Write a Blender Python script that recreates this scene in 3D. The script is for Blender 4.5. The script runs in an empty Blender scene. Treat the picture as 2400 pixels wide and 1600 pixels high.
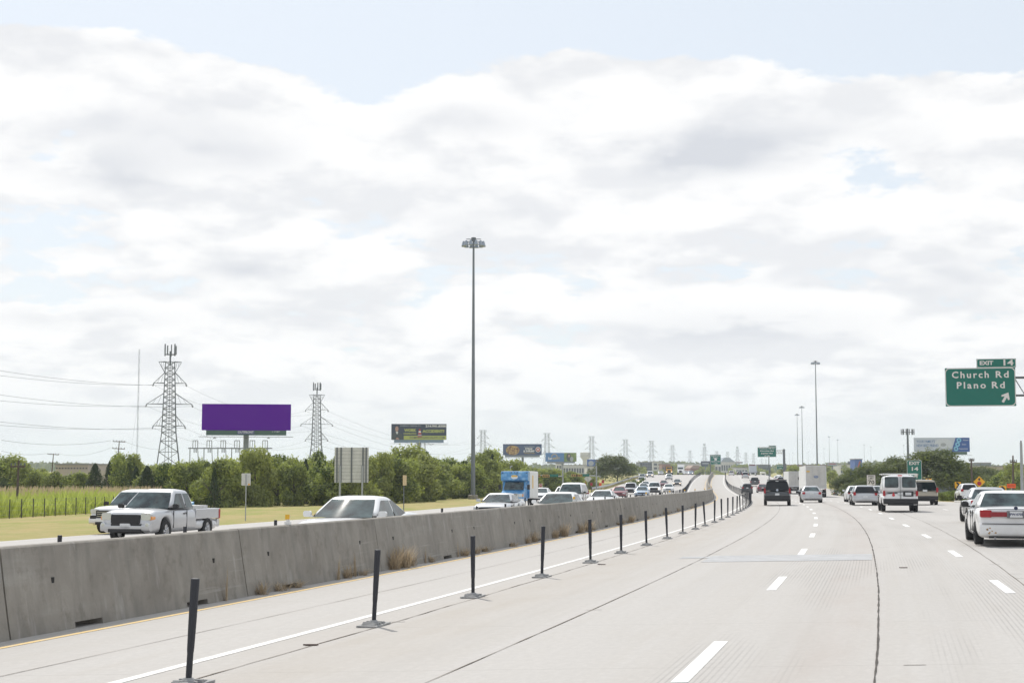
import bpy, bmesh, math, random
from mathutils import Vector, Matrix
random.seed(7)
R = math.radians
scene = bpy.context.scene
COL = scene.collection

# ------------------------------------------------------------------ camera
F_PX, HOR = 3400.0, 1095.0                      # focal length and horizon row, in pixels of the 2400x1600 photograph
PITCH = math.atan((HOR - 800.0) / F_PX)
CAM_Z = 1.95
cd = bpy.data.cameras.new('camera'); cam = bpy.data.objects.new('camera', cd); COL.objects.link(cam)
cd.sensor_width = 36.0; cd.lens = F_PX / 2400 * 36; cd.clip_start = 0.1; cd.clip_end = 30000
cam.location = (0, 0, CAM_Z); cam.rotation_euler = (math.pi / 2 + PITCH, 0, 0)
scene.camera = cam

# ------------------------------------------------------------------ sky, sun, exposure
SUN_AZ, SUN_EL = -21.0, 50.0                    # degrees left of straight ahead, above the horizon
world = bpy.data.worlds.new('World'); scene.world = world; world.use_nodes = True
NT = world.node_tree; NT.nodes.clear()
def wn(t, **kw):
    n = NT.nodes.new(t)
    for k, v in kw.items(): setattr(n, k, v)
    return n
def sock(v, s):
    if isinstance(v, (int, float)): s.default_value = v
    else: NT.links.new(v, s)
def wm(op, a, b=0.0, c=None, clamp=False):
    n = wn('ShaderNodeMath', operation=op); n.use_clamp = clamp
    sock(a, n.inputs[0]); sock(b, n.inputs[1])
    if c is not None: sock(c, n.inputs[2])
    return n.outputs[0]
def smooth(x, a, b):
    n = wn('ShaderNodeMapRange', interpolation_type='SMOOTHSTEP'); sock(x, n.inputs[0]); sock(a, n.inputs[1]); sock(b, n.inputs[2])
    return n.outputs[0]
sky = wn('ShaderNodeTexSky', sky_type='NISHITA'); sky.sun_disc = False
sky.sun_elevation = R(SUN_EL); sky.sun_rotation = R(SUN_AZ); sky.air_density = 1.0; sky.dust_density = 1.6; sky.ozone_density = 1.0
tc = wn('ShaderNodeTexCoord'); sep = wn('ShaderNodeSeparateXYZ'); NT.links.new(tc.outputs['Generated'], sep.inputs[0])
dx, dy, dz = sep.outputs
az = wm('ARCTAN2', dx, dy); el = wm('ARCSINE', dz)
cae = wn('ShaderNodeCombineXYZ'); NT.links.new(az, cae.inputs[0]); NT.links.new(el, cae.inputs[1]); ae = cae.outputs[0]
def cloud_noise(up, scale, detail, rough, seed):
    q = wm('DIVIDE', 5.0, wm('ADD', wm('MAXIMUM', wm('ADD', dz, up), 0.0), .27))          # perspective of a flat cloud layer
    m = wn('ShaderNodeCombineXYZ'); sock(wm('ADD', wm('MULTIPLY', dx, q), seed), m.inputs[0]); sock(wm('ADD', wm('MULTIPLY', dy, q), seed * .7), m.inputs[1]); sock(wm('MULTIPLY', dz, 7.0), m.inputs[2])
    n = wn('ShaderNodeTexNoise'); n.inputs['Scale'].default_value = scale; n.inputs['Detail'].default_value = detail
    n.inputs['Roughness'].default_value = rough; n.inputs['Distortion'].default_value = 0
    NT.links.new(m.outputs[0], n.inputs[0]); return n.outputs[0]
SEED = 3.3
nA = cloud_noise(0, 1.0, 8, .60, SEED); nU = cloud_noise(.018, 1.0, 2, .5, SEED)
def ray(u, v):
    x = (u - 1200) / F_PX; y = (800 - v) / F_PX
    return Vector((x, math.cos(PITCH) - y * math.sin(PITCH), math.sin(PITCH) + y * math.cos(PITCH)))
def blob(u, v, su, sv, amp):                    # a soft patch of cloud (or gap) at a direction in the sky
    r = ray(u, v).normalized(); a0, e0 = math.atan2(r.x, r.y), math.asin(r.z)
    v1 = wn('ShaderNodeVectorMath', operation='SUBTRACT'); NT.links.new(ae, v1.inputs[0]); v1.inputs[1].default_value = (a0, e0, 0)
    v2 = wn('ShaderNodeVectorMath', operation='MULTIPLY'); NT.links.new(v1.outputs[0], v2.inputs[0]); v2.inputs[1].default_value = (F_PX / su, F_PX / sv, 0)
    v3 = wn('ShaderNodeVectorMath', operation='LENGTH'); NT.links.new(v2.outputs[0], v3.inputs[0])
    m = wn('ShaderNodeMapRange', interpolation_type='SMOOTHSTEP'); NT.links.new(v3.outputs['Value'], m.inputs[0]); m.inputs[1].default_value = 0; m.inputs[2].default_value = 1.75; m.inputs[3].default_value = amp; m.inputs[4].default_value = 0
    return m.outputs[0]
def total(l):
    s = l[0]
    for x in l[1:]: s = wm('ADD', s, x)
    return s
cover = total([blob(170, 150, 230, 75, .30), blob(430, 260, 260, 90, .26), blob(1330, 230, 260, 100, .3), blob(1650, 250, 300, 90, .28), blob(2200, 250, 200, 80, .28),
               blob(700, 60, 300, 70, -.3), blob(1500, 40, 500, 70, -.36), blob(2150, 40, 400, 110, -.4), blob(120, 510, 190, 60, -.12), blob(2020, 410, 110, 60, -.06),
               blob(2010, 560, 160, 40, -.08), blob(100, 20, 200, 40, -.2), blob(900, 420, 300, 80, .12), blob(620, 610, 160, 40, .12), blob(1000, 900, 1600, 130, .10), blob(1500, 480, 300, 60, .1)])
greys = total([blob(240, 385, 170, 55, .75), blob(420, 300, 230, 45, .5), blob(560, 365, 130, 40, .6), blob(1820, 335, 260, 50, 1.0), blob(1640, 390, 150, 35, .5), blob(580, 645, 110, 28, .75),
               blob(190, 745, 170, 26, .6), blob(2330, 655, 150, 45, .8), blob(1110, 285, 150, 35, .5), blob(1920, 650, 140, 20, .45), blob(1700, 770, 320, 40, .35), blob(720, 750, 200, 40, .3), blob(1080, 520, 160, 30, .35)])
bank = wm('MULTIPLY', smooth(el, .31, .21), .14)
dens = wm('ADD', wm('ADD', nA, bank), cover)
mask = smooth(dens, .50, .595)
under = smooth(wm('SUBTRACT', nU, nA), -.09, .14)
gmask = wm('MULTIPLY', wm('MULTIPLY', greys, smooth(dens, .5, .75)), smooth(nA, .2, .62))
shade = wm('ADD', wm('MULTIPLY', under, .52), wm('MULTIPLY', gmask, .95), clamp=True)
ccol = wn('ShaderNodeMix', data_type='RGBA'); sock(shade, ccol.inputs[0])
ccol.inputs[6].default_value = (1.02, 1.02, 1.02, 1); ccol.inputs[7].default_value = (.70, .725, .775, 1)
SKY_STRENGTH = .11
# thin high haze whitens the blue between the clouds
blue = wn('ShaderNodeMix', data_type='RGBA', blend_type='MIX'); blue.inputs[0].default_value = .75
skys = wn('ShaderNodeMix', data_type='RGBA', blend_type='MULTIPLY'); skys.inputs[0].default_value = 1
NT.links.new(sky.outputs[0], skys.inputs[6]); skys.inputs[7].default_value = (SKY_STRENGTH,) * 3 + (1,)
NT.links.new(skys.outputs[2], blue.inputs[6]); blue.inputs[7].default_value = (.88, .94, 1.0, 1)
mixc = wn('ShaderNodeMix', data_type='RGBA'); sock(mask, mixc.inputs[0]); NT.links.new(blue.outputs[2], mixc.inputs[6]); NT.links.new(ccol.outputs[2], mixc.inputs[7])
hz = wn('ShaderNodeMix', data_type='RGBA'); sock(smooth(el, .075, -.01), hz.inputs[0]); NT.links.new(mixc.outputs[2], hz.inputs[6]); hz.inputs[7].default_value = (.82, .85, .88, 1)
bg = wn('ShaderNodeBackground'); NT.links.new(hz.outputs[2], bg.inputs[0]); bg.inputs[1].default_value = 1.0
world.cycles.sampling_method = 'MANUAL'; world.cycles.sample_map_resolution = 256
NT.links.new(bg.outputs[0], wn('ShaderNodeOutputWorld').inputs[0])

sd = bpy.data.lights.new('sun', 'SUN'); sun = bpy.data.objects.new('sun', sd); COL.objects.link(sun)
sd.energy = 3.4; sd.angle = R(.53); sd.color = (1.0, .955, .88)
sdir = Vector((math.sin(R(SUN_AZ)) * math.cos(R(SUN_EL)), math.cos(R(SUN_AZ)) * math.cos(R(SUN_EL)), math.sin(R(SUN_EL))))
sun.rotation_euler = sdir.to_track_quat('Z', 'Y').to_euler()
vs = scene.view_settings; vs.view_transform = 'Standard'; vs.look = 'None'; vs.exposure = 0.0; vs.gamma = 1.0; vs.use_curve_mapping = False
cy = scene.cycles; cy.use_denoising = True; cy.max_bounces = 5; cy.diffuse_bounces = 2; cy.glossy_bounces = 3; cy.transmission_bounces = 4
cy.volume_bounces = 1; cy.transparent_max_bounces = 8; cy.sample_clamp_indirect = 6.0

# ------------------------------------------------------------------ materials
def lin(r, g, b):                               # 0-255 screen colour to linear
    f = lambda c: (c / 255 / 12.92) if c <= 10 else ((c / 255 + .055) / 1.055) ** 2.4
    return (f(r), f(g), f(b), 1)
MATS = {}
def mat(name, col, rough=.6, metal=0.0, coat=0.0, var=0.0, vscale=3.0, bump=0.0, bscale=30.0, spec=.5, emit=0.0):
    if name in MATS: return MATS[name]
    m = bpy.data.materials.new(name); m.use_nodes = True; t = m.node_tree; b = t.nodes['Principled BSDF']
    c = tuple(col[:3]) + (1,); b.inputs['Base Color'].default_value = c; b.inputs['Roughness'].default_value = rough
    b.inputs['Metallic'].default_value = metal; b.inputs['Coat Weight'].default_value = coat; b.inputs['Coat Roughness'].default_value = .04
    b.inputs['Specular IOR Level'].default_value = spec
    if emit: b.inputs['Emission Color'].default_value = c; b.inputs['Emission Strength'].default_value = emit
    if var or bump:
        co = t.nodes.new('ShaderNodeTexCoord')
    if var:
        n = t.nodes.new('ShaderNodeTexNoise'); n.inputs['Scale'].default_value = vscale; n.inputs['Detail'].default_value = 5; n.inputs['Roughness'].default_value = .65
        t.links.new(co.outputs['Object'], n.inputs[0])
        r = t.nodes.new('ShaderNodeMapRange'); r.inputs[1].default_value = .3; r.inputs[2].default_value = .7; r.inputs[3].default_value = 1 - var; r.inputs[4].default_value = 1 + var
        t.links.new(n.outputs[0], r.inputs[0])
        mx = t.nodes.new('ShaderNodeVectorMath'); mx.operation = 'SCALE'; mx.inputs[0].default_value = c[:3]; t.links.new(r.outputs[0], mx.inputs['Scale'])
        t.links.new(mx.outputs[0], b.inputs['Base Color'])
    if bump:
        n2 = t.nodes.new('ShaderNodeTexNoise'); n2.inputs['Scale'].default_value = bscale; n2.inputs['Detail'].default_value = 4
        t.links.new(co.outputs['Object'], n2.inputs[0])
        bp = t.nodes.new('ShaderNodeBump'); bp.inputs['Strength'].default_value = bump; bp.inputs['Distance'].default_value = .02
        t.links.new(n2.outputs[0], bp.inputs['Height']); t.links.new(bp.outputs[0], b.inputs['Normal'])
    MATS[name] = m; return m
class SN:                                       # small node-graph helper for the bigger materials
    def __init__(s, name):
        s.m = bpy.data.materials.new(name); s.m.use_nodes = True; s.t = s.m.node_tree; s.b = s.t.nodes['Principled BSDF']; MATS[name] = s.m
    def n(s, t, **kw):
        n = s.t.nodes.new(t)
        for k, v in kw.items(): setattr(n, k, v)
        return n
    def put(s, v, k):
        if isinstance(v, (int, float)): k.default_value = v
        elif isinstance(v, tuple): k.default_value = v
        else: s.t.links.new(v, k)
    def math(s, op, a, b=0.0, clamp=False):
        n = s.n('ShaderNodeMath', operation=op); n.use_clamp = clamp; s.put(a, n.inputs[0]); s.put(b, n.inputs[1]); return n.outputs[0]
    def rng(s, x, a, b, lo=0.0, hi=1.0):
        n = s.n('ShaderNodeMapRange'); [s.put(v, n.inputs[i]) for i, v in enumerate((x, a, b, lo, hi))]; return n.outputs[0]
    def noise(s, co, scale, detail=4, rough=.6, vec=(1, 1, 1)):
        mp = s.n('ShaderNodeMapping'); mp.inputs['Scale'].default_value = vec; s.t.links.new(co, mp.inputs[0])
        n = s.n('ShaderNodeTexNoise'); n.inputs['Scale'].default_value = scale; n.inputs['Detail'].default_value = detail; n.inputs['Roughness'].default_value = rough
        s.t.links.new(mp.outputs[0], n.inputs[0]); return n.outputs[0]
    def mix(s, f, a, b, mode='MIX'):
        n = s.n('ShaderNodeMix', data_type='RGBA', blend_type=mode); s.put(f, n.inputs[0]); s.put(a, n.inputs[6]); s.put(b, n.inputs[7]); return n.outputs[2]
    def bump(s, h, st, dist=.02):
        n = s.n('ShaderNodeBump'); n.inputs['Strength'].default_value = st; n.inputs['Distance'].default_value = dist; s.put(h, n.inputs['Height']); s.t.links.new(n.outputs[0], s.b.inputs['Normal'])

# ------------------------------------------------------------------ mesh helpers
class MB:
    def __init__(s): s.v = []; s.f = []; s.mi = []
    def add(s, vs, fs, mi=0):
        k = len(s.v); s.v += [tuple(p) for p in vs]; s.f += [tuple(i + k for i in f) for f in fs]; s.mi += [mi] * len(fs)
    def box(s, c, d, mi=0, rz=0.0):
        hx, hy, hz_ = d[0] / 2, d[1] / 2, d[2] / 2; cs, sn = math.cos(rz), math.sin(rz)
        vs = []
        for z in (-hz_, hz_):
            for x, y in ((-hx, -hy), (hx, -hy), (hx, hy), (-hx, hy)): vs.append((c[0] + x * cs - y * sn, c[1] + x * sn + y * cs, c[2] + z))
        s.add(vs, [(3, 2, 1, 0), (4, 5, 6, 7), (0, 1, 5, 4), (1, 2, 6, 5), (2, 3, 7, 6), (3, 0, 4, 7)], mi)
    def tube(s, a, b, r0, r1=None, n=8, mi=0, cap=True):
        r1 = r0 if r1 is None else r1; a, b = Vector(a), Vector(b); d = (b - a)
        if d.length < 1e-6: return
        d.normalize(); u = d.orthogonal().normalized(); w = d.cross(u)
        vs = []
        for p, r in ((a, r0), (b, r1)):
            for i in range(n):
                t = 2 * math.pi * i / n; vs.append(p + (u * math.cos(t) + w * math.sin(t)) * r)
        fs = [(i, (i + 1) % n, n + (i + 1) % n, n + i) for i in range(n)]
        if cap: fs += [tuple(range(n - 1, -1, -1)), tuple(range(n, 2 * n))]
        s.add(vs, fs, mi)
    def loft(s, rings, mi=0, cap=True, closed=True):
        n = len(rings[0]); vs = [p for r in rings for p in r]; fs = []
        for k in range(len(rings) - 1):
            for i in range(n if closed else n - 1):
                j = (i + 1) % n; fs.append((k * n + i, k * n + j, (k + 1) * n + j, (k + 1) * n + i))
        if cap: fs += [tuple(range(n - 1, -1, -1)), tuple(range((len(rings) - 1) * n, len(rings) * n))]
        s.add(vs, fs, mi)
    def prism(s, poly, axis, lo, hi, mi=0):     # 2-D polygon extruded along an axis ('x','y','z')
        def p(q, t): return {'x': (t, q[0], q[1]), 'y': (q[0], t, q[1]), 'z': (q[0], q[1], t)}[axis]
        s.loft([[p(q, lo) for q in poly], [p(q, hi) for q in poly]], mi)
    def rbox(s, c, d, r, axis='y', mi=0, n=3):  # box with its edges along one axis rounded
        k = {'x': (1, 2, 0), 'y': (0, 2, 1), 'z': (0, 1, 2)}[axis]
        s.prism(rrect(c[k[0]], c[k[1]], d[k[0]], d[k[1]], r, n), axis, c[k[2]] - d[k[2]] / 2, c[k[2]] + d[k[2]] / 2, mi)
    def lathe(s, prof, n=20, axis='x', c=(0, 0, 0), mi=0, cap=True):   # profile of (radius, along axis)
        rings = []
        for r, a in prof:
            ring = []
            for i in range(n):
                t = 2 * math.pi * i / n; q = (r * math.cos(t), r * math.sin(t))
                ring.append({'x': (c[0] + a, c[1] + q[0], c[2] + q[1]), 'y': (c[0] + q[0], c[1] + a, c[2] + q[1]), 'z': (c[0] + q[0], c[1] + q[1], c[2] + a)}[axis])
            rings.append(ring)
        s.loft(rings, mi, cap)
    def obj(s, name, mats, parent=None, smooth_=False, loc=None, fix=True):
        me = bpy.data.meshes.new(name); me.from_pydata(s.v, [], s.f); me.update()
        for m in (mats if isinstance(mats, (list, tuple)) else [mats]): me.materials.append(m)
        if any(s.mi): me.polygons.foreach_set('material_index', s.mi)
        if fix:
            bm = bmesh.new(); bm.from_mesh(me); bmesh.ops.recalc_face_normals(bm, faces=bm.faces); bm.to_mesh(me); bm.free()
        if smooth_:
            me.polygons.foreach_set('use_smooth', [True] * len(me.polygons))
            if smooth_ != 'all': me.set_sharp_from_angle(angle=R(38 if smooth_ is True else smooth_))
        return link(name, me, parent, loc)
def link(name, me, parent=None, loc=None):
    o = bpy.data.objects.new(name, me); COL.objects.link(o)
    if parent: o.parent = parent
    if loc: o.location = loc
    return o
def rrect(cx, cz, w, h, r, n=3):
    r = min(r, w / 2 - 1e-4, h / 2 - 1e-4); p = []
    for sx, sz, t0 in ((1, 1, 0), (-1, 1, 90), (-1, -1, 180), (1, -1, 270)):
        for i in range(n + 1):
            t = R(t0 + 90 * i / n); p.append((cx + sx * (w / 2 - r) + r * math.cos(t), cz + sz * (h / 2 - r) + r * math.sin(t)))
    return p
def tag(o, label=None, cat=None, group=None, kind=None):
    if label: o['label'] = label
    if cat: o['category'] = cat
    if group: o['group'] = group
    if kind: o['kind'] = kind
    return o
def empty(name, loc=(0, 0, 0), rz=0.0, rx=0.0):
    o = bpy.data.objects.new(name, None); o.empty_display_size = .3; COL.objects.link(o); o.location = loc; o.rotation_euler = (rx, 0, rz); return o
def copy_tree(o, parent=None):
    c = o.copy(); COL.objects.link(c); c.parent = parent
    for ch in list(o.children): copy_tree(ch, c)
    return c
def text(name, body, size, m, parent, loc, rot=(math.pi / 2, 0, 0), width=None, align='CENTER', bold=.0, space=1.0, ext=.006):
    cu = bpy.data.curves.new(name, 'FONT'); cu.body = body; cu.size = size; cu.align_x = align; cu.align_y = 'CENTER'; cu.extrude = ext; cu.offset = bold
    cu.space_character = space; cu.resolution_u = 2
    t = bpy.data.objects.new(name, cu); me = bpy.data.meshes.new_from_object(t); bpy.data.objects.remove(t); bpy.data.curves.remove(cu)
    if width and len(me.vertices):
        xs = [v.co.x for v in me.vertices]; k = width / max(1e-6, max(xs) - min(xs))
        for v in me.vertices: v.co.x *= k
    me.materials.clear(); me.materials.append(m); me.name = name
    o = link(name, me, parent, loc); o.rotation_euler = rot; return o

# ------------------------------------------------------------------ lie of the land
def hermite(xs, ys):
    n = len(xs); h = [xs[i + 1] - xs[i] for i in range(n - 1)]; d = [(ys[i + 1] - ys[i]) / h[i] for i in range(n - 1)]
    m = [d[0]] + [(d[i - 1] * h[i] + d[i] * h[i - 1]) / (h[i] + h[i - 1]) for i in range(1, n - 1)] + [d[-1]]
    def f(x):
        if x <= xs[0]: return ys[0] + m[0] * (x - xs[0])
        if x >= xs[-1]: return ys[-1]
        i = 0
        while x > xs[i + 1]: i += 1
        t = (x - xs[i]) / h[i]
        return (2 * t ** 3 - 3 * t * t + 1) * ys[i] + (t ** 3 - 2 * t * t + t) * h[i] * m[i] + (3 * t * t - 2 * t ** 3) * ys[i + 1] + (t ** 3 - t * t) * h[i] * m[i + 1]
    return f
def mono(xs, ys):                               # the same without overshoot
    n = len(xs); h = [xs[i + 1] - xs[i] for i in range(n - 1)]; d = [(ys[i + 1] - ys[i]) / h[i] for i in range(n - 1)]
    m = [0.0] + [0.0 if d[i - 1] * d[i] <= 0 else 2 * d[i - 1] * d[i] / (d[i - 1] + d[i]) for i in range(1, n - 1)] + [0.0]
    def f(x):
        x = min(max(x, xs[0]), xs[-1]); i = 0
        while i < n - 2 and x > xs[i + 1]: i += 1
        t = (x - xs[i]) / h[i]
        return (2 * t ** 3 - 3 * t * t + 1) * ys[i] + (t ** 3 - 2 * t * t + t) * h[i] * m[i] + (3 * t * t - 2 * t ** 3) * ys[i + 1] + (t ** 3 - t * t) * h[i] * m[i + 1]
    return f
def lerp(xs, ys):
    def f(x):
        if x <= xs[0]: return ys[0]
        for i in range(len(xs) - 1):
            if x <= xs[i + 1]:
                return ys[i] + (ys[i + 1] - ys[i]) * (x - xs[i]) / (xs[i + 1] - xs[i])
        return ys[-1]
    return f
P = hermite([-80, 0, 25, 50, 100, 150, 200, 250, 300, 350, 400, 450, 485, 530, 600, 700, 850, 1200],
            [-1.36, -1.95, -2.13, -2.32, -2.8, -3.4, -3.95, -4.25, -4.25, -3.8, -3.2, -2.75, -2.6, -2.65, -3.1, -3.8, -4.5, -4.6])   # road level below the lens
CP = (-2.42277759e-12, 1.98933777e-09, 1.93869505e-07, -5.32058976e-04, 2.80768727e-01, -7.12640408)
def Cc(Y):                                      # the row of posts beside the express lane: X at distance Y
    y = min(Y, 520.0); v = 0.0
    for c in CP: v = v * y + c
    return v + (Y - y) * .135
def dC(Y): return (Cc(Y + .5) - Cc(Y - .5))
def bankf(Y): return .012 * max(0.0, min(1.0, (200 - Y) / 100))
def road_z(off, Y): return CAM_Z + P(Y) + bankf(Y) * max(-26, min(21, off))
ROAD_L = -24.5
road_r = lerp([-80, 105, 125, 150, 185, 900], [20.5, 20.5, 17.2, 15.5, 13.8, 13.8])
ramp_l = lerp([90, 105, 125, 140, 180, 240, 1500], [12, 14, 17.4, 19.5, 22, 20.5, 20.5])
def ramp_r(Y): return ramp_l(Y) + 7.6 if Y > 112 else max(ramp_l(Y), 20.5) + (Y - 100) * .15
rdrop = lerp([140, 240, 300], [0, 1.2, 1.45])
def ramp_z(off, Y):
    z = road_z(20, min(Y, 300)) - rdrop(Y)
    return z
LOW = CAM_Z - 4.75                              # level of the lower ground beyond the dip
def ground_z(off, Y):
    sm = lambda t: (lambda q: q * q * (3 - 2 * q))(max(0.0, min(1.0, t)))
    far = sm((Y - 240) / 90)
    if off <= ROAD_L:
        d = ROAD_L - off; e = road_z(ROAD_L, Y) - .05
        z = e - .35 * sm(d / 30); return z + (min(LOW, z) - z) * far * sm((d - 1.5) / 13)
    rr, rl, r2 = road_r(Y), ramp_l(Y), ramp_r(Y)
    if off < rr: return road_z(off, Y) - .3
    if Y < 105: return road_z(21, Y) - .06 - .5 * sm((off - rr) / 25)
    if off < rl:
        t = (off - rr) / max(.01, rl - rr); return (road_z(rr, Y) - .05) * (1 - t) + (ramp_z(rl, Y) - .06) * t
    if off <= r2: return ramp_z(off, Y) - .3
    return ramp_z(off, Y) - .06 - .3 * sm((off - r2) / 20)
def gz(X, Y): return ground_z(X - Cc(Y), Y)
def surf(X, Y):                                 # what a wheel or a foot stands on
    off = X - Cc(Y)
    if ROAD_L <= off <= road_r(Y): return road_z(off, Y)
    if Y > 105 and ramp_l(Y) <= off <= ramp_r(Y): return ramp_z(off, Y)
    return ground_z(off, Y)
def at(u, d, v=1140):                           # ground point in the direction of photograph column u, d metres ahead
    r = ray(u, v); return r.x / r.y * d
def zrow(v, d, u=1200):                         # world height seen at row v, d metres ahead
    r = ray(u, v); return CAM_Z + r.z / r.y * d
# ------------------------------------------------------------------ ground, carriageways, markings
def frange(a, b, s):
    while a < b - 1e-6: yield a; a += s
YL = list(frange(-80, 600, 8)) + [600, 640, 700, 800, 950, 1200, 1600, 2200, 3000, 4500, 7000]
def ground_sheet():
    cols = []
    for d in (6500, 3500, 2000, 1200, 700, 400, 250, 160, 110, 80, 60, 45, 36, 30, 24, 20, 16, 12, 9, 6, 4, 2.5, 1.2, .0): cols.append(lambda Y, d=d: ROAD_L - d)
    cols.append(lambda Y: ROAD_L + .6); cols.append(lambda Y: road_r(Y) - .6)
    cols.append(lambda Y: road_r(Y) + .01); cols.append(lambda Y: road_r(Y) + max(.06, (ramp_l(Y) - road_r(Y)) * .5) if Y > 105 else road_r(Y) + .3)
    cols.append(lambda Y: max(ramp_l(Y), road_r(Y) + .1) - .03 if Y > 105 else road_r(Y) + .6)
    cols.append(lambda Y: (max(ramp_l(Y), road_r(Y) + .1) + .4) if Y > 105 else road_r(Y) + .9)
    cols.append(lambda Y: ramp_r(Y) - .4 if Y > 112 else road_r(Y) + 1.4); cols.append(lambda Y: ramp_r(Y) + .02 if Y > 112 else road_r(Y) + 2)
    for d in (2, 5, 9, 14, 20, 30, 45, 70, 110, 200, 400, 800, 1600, 3500, 6500): cols.append(lambda Y, d=d: (ramp_r(Y) if Y > 112 else road_r(Y) + 2) + d)
    vs, fs = [], []; nc = len(cols)
    for Y in YL:
        for c in cols:
            o = c(Y); h = ground_z(o, Y)
            if abs(o) > 60: h += .25 * math.sin(o * .013 + Y * .011)
            vs.append((Cc(Y) + o, Y, h))
    for i in range(len(YL) - 1):
        for k in range(nc - 1): fs.append((i * nc + k, i * nc + k + 1, (i + 1) * nc + k + 1, (i + 1) * nc + k))
    mb = MB(); mb.add(vs, fs); return mb
g = SN('grass_ground'); co = g.n('ShaderNodeTexCoord').outputs['Object']
n1 = g.noise(co, .08, 5, .6); n2 = g.noise(co, 1.6, 5, .7); n3 = g.noise(co, .5, 4, .6, (1, .22, 1))
c = g.mix(g.rng(n1, .35, .65), lin(172, 157, 117), lin(146, 151, 90)); c = g.mix(g.rng(n3, .42, .66), c, lin(182, 160, 122)); c = g.mix(g.rng(n2, .3, .75, 0, .55), c, lin(128, 138, 62))
g.put(c, g.b.inputs['Base Color']); g.b.inputs['Roughness'].default_value = .95; g.b.inputs['Specular IOR Level'].default_value = .1; g.bump(n2, .9, .25)
tag(ground_sheet().obj('ground', g.m, smooth_='all', fix=False), kind='structure')

def strip_obj(name, m, left, right, ys, zf, parent=None, nx=1, uv=True, lift=0.0, kind=None):
    vs, fs, uvs = [], [], []; s = 0.0; prev = None
    for Y in ys:
        p = Vector((Cc(Y), Y, 0))
        if prev is not None: s += (p - prev).length
        prev = p
        for k in range(nx + 1):
            o = left(Y) + (right(Y) - left(Y)) * k / nx; vs.append((Cc(Y) + o, Y, zf(o, Y) + lift)); uvs.append((o, s))
    n = nx + 1
    for i in range(len(ys) - 1):
        for k in range(nx): fs.append((i * n + k, i * n + k + 1, (i + 1) * n + k + 1, (i + 1) * n + k))
    me = bpy.data.meshes.new(name); me.from_pydata(vs, [], fs); me.update(); me.materials.append(m)
    if uv:
        l = me.uv_layers.new(name='UVMap')
        for lp in me.loops: l.data[lp.index].uv = uvs[lp.vertex_index]
    o = link(name, me, parent)
    if kind: o['kind'] = kind
    return o

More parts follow.
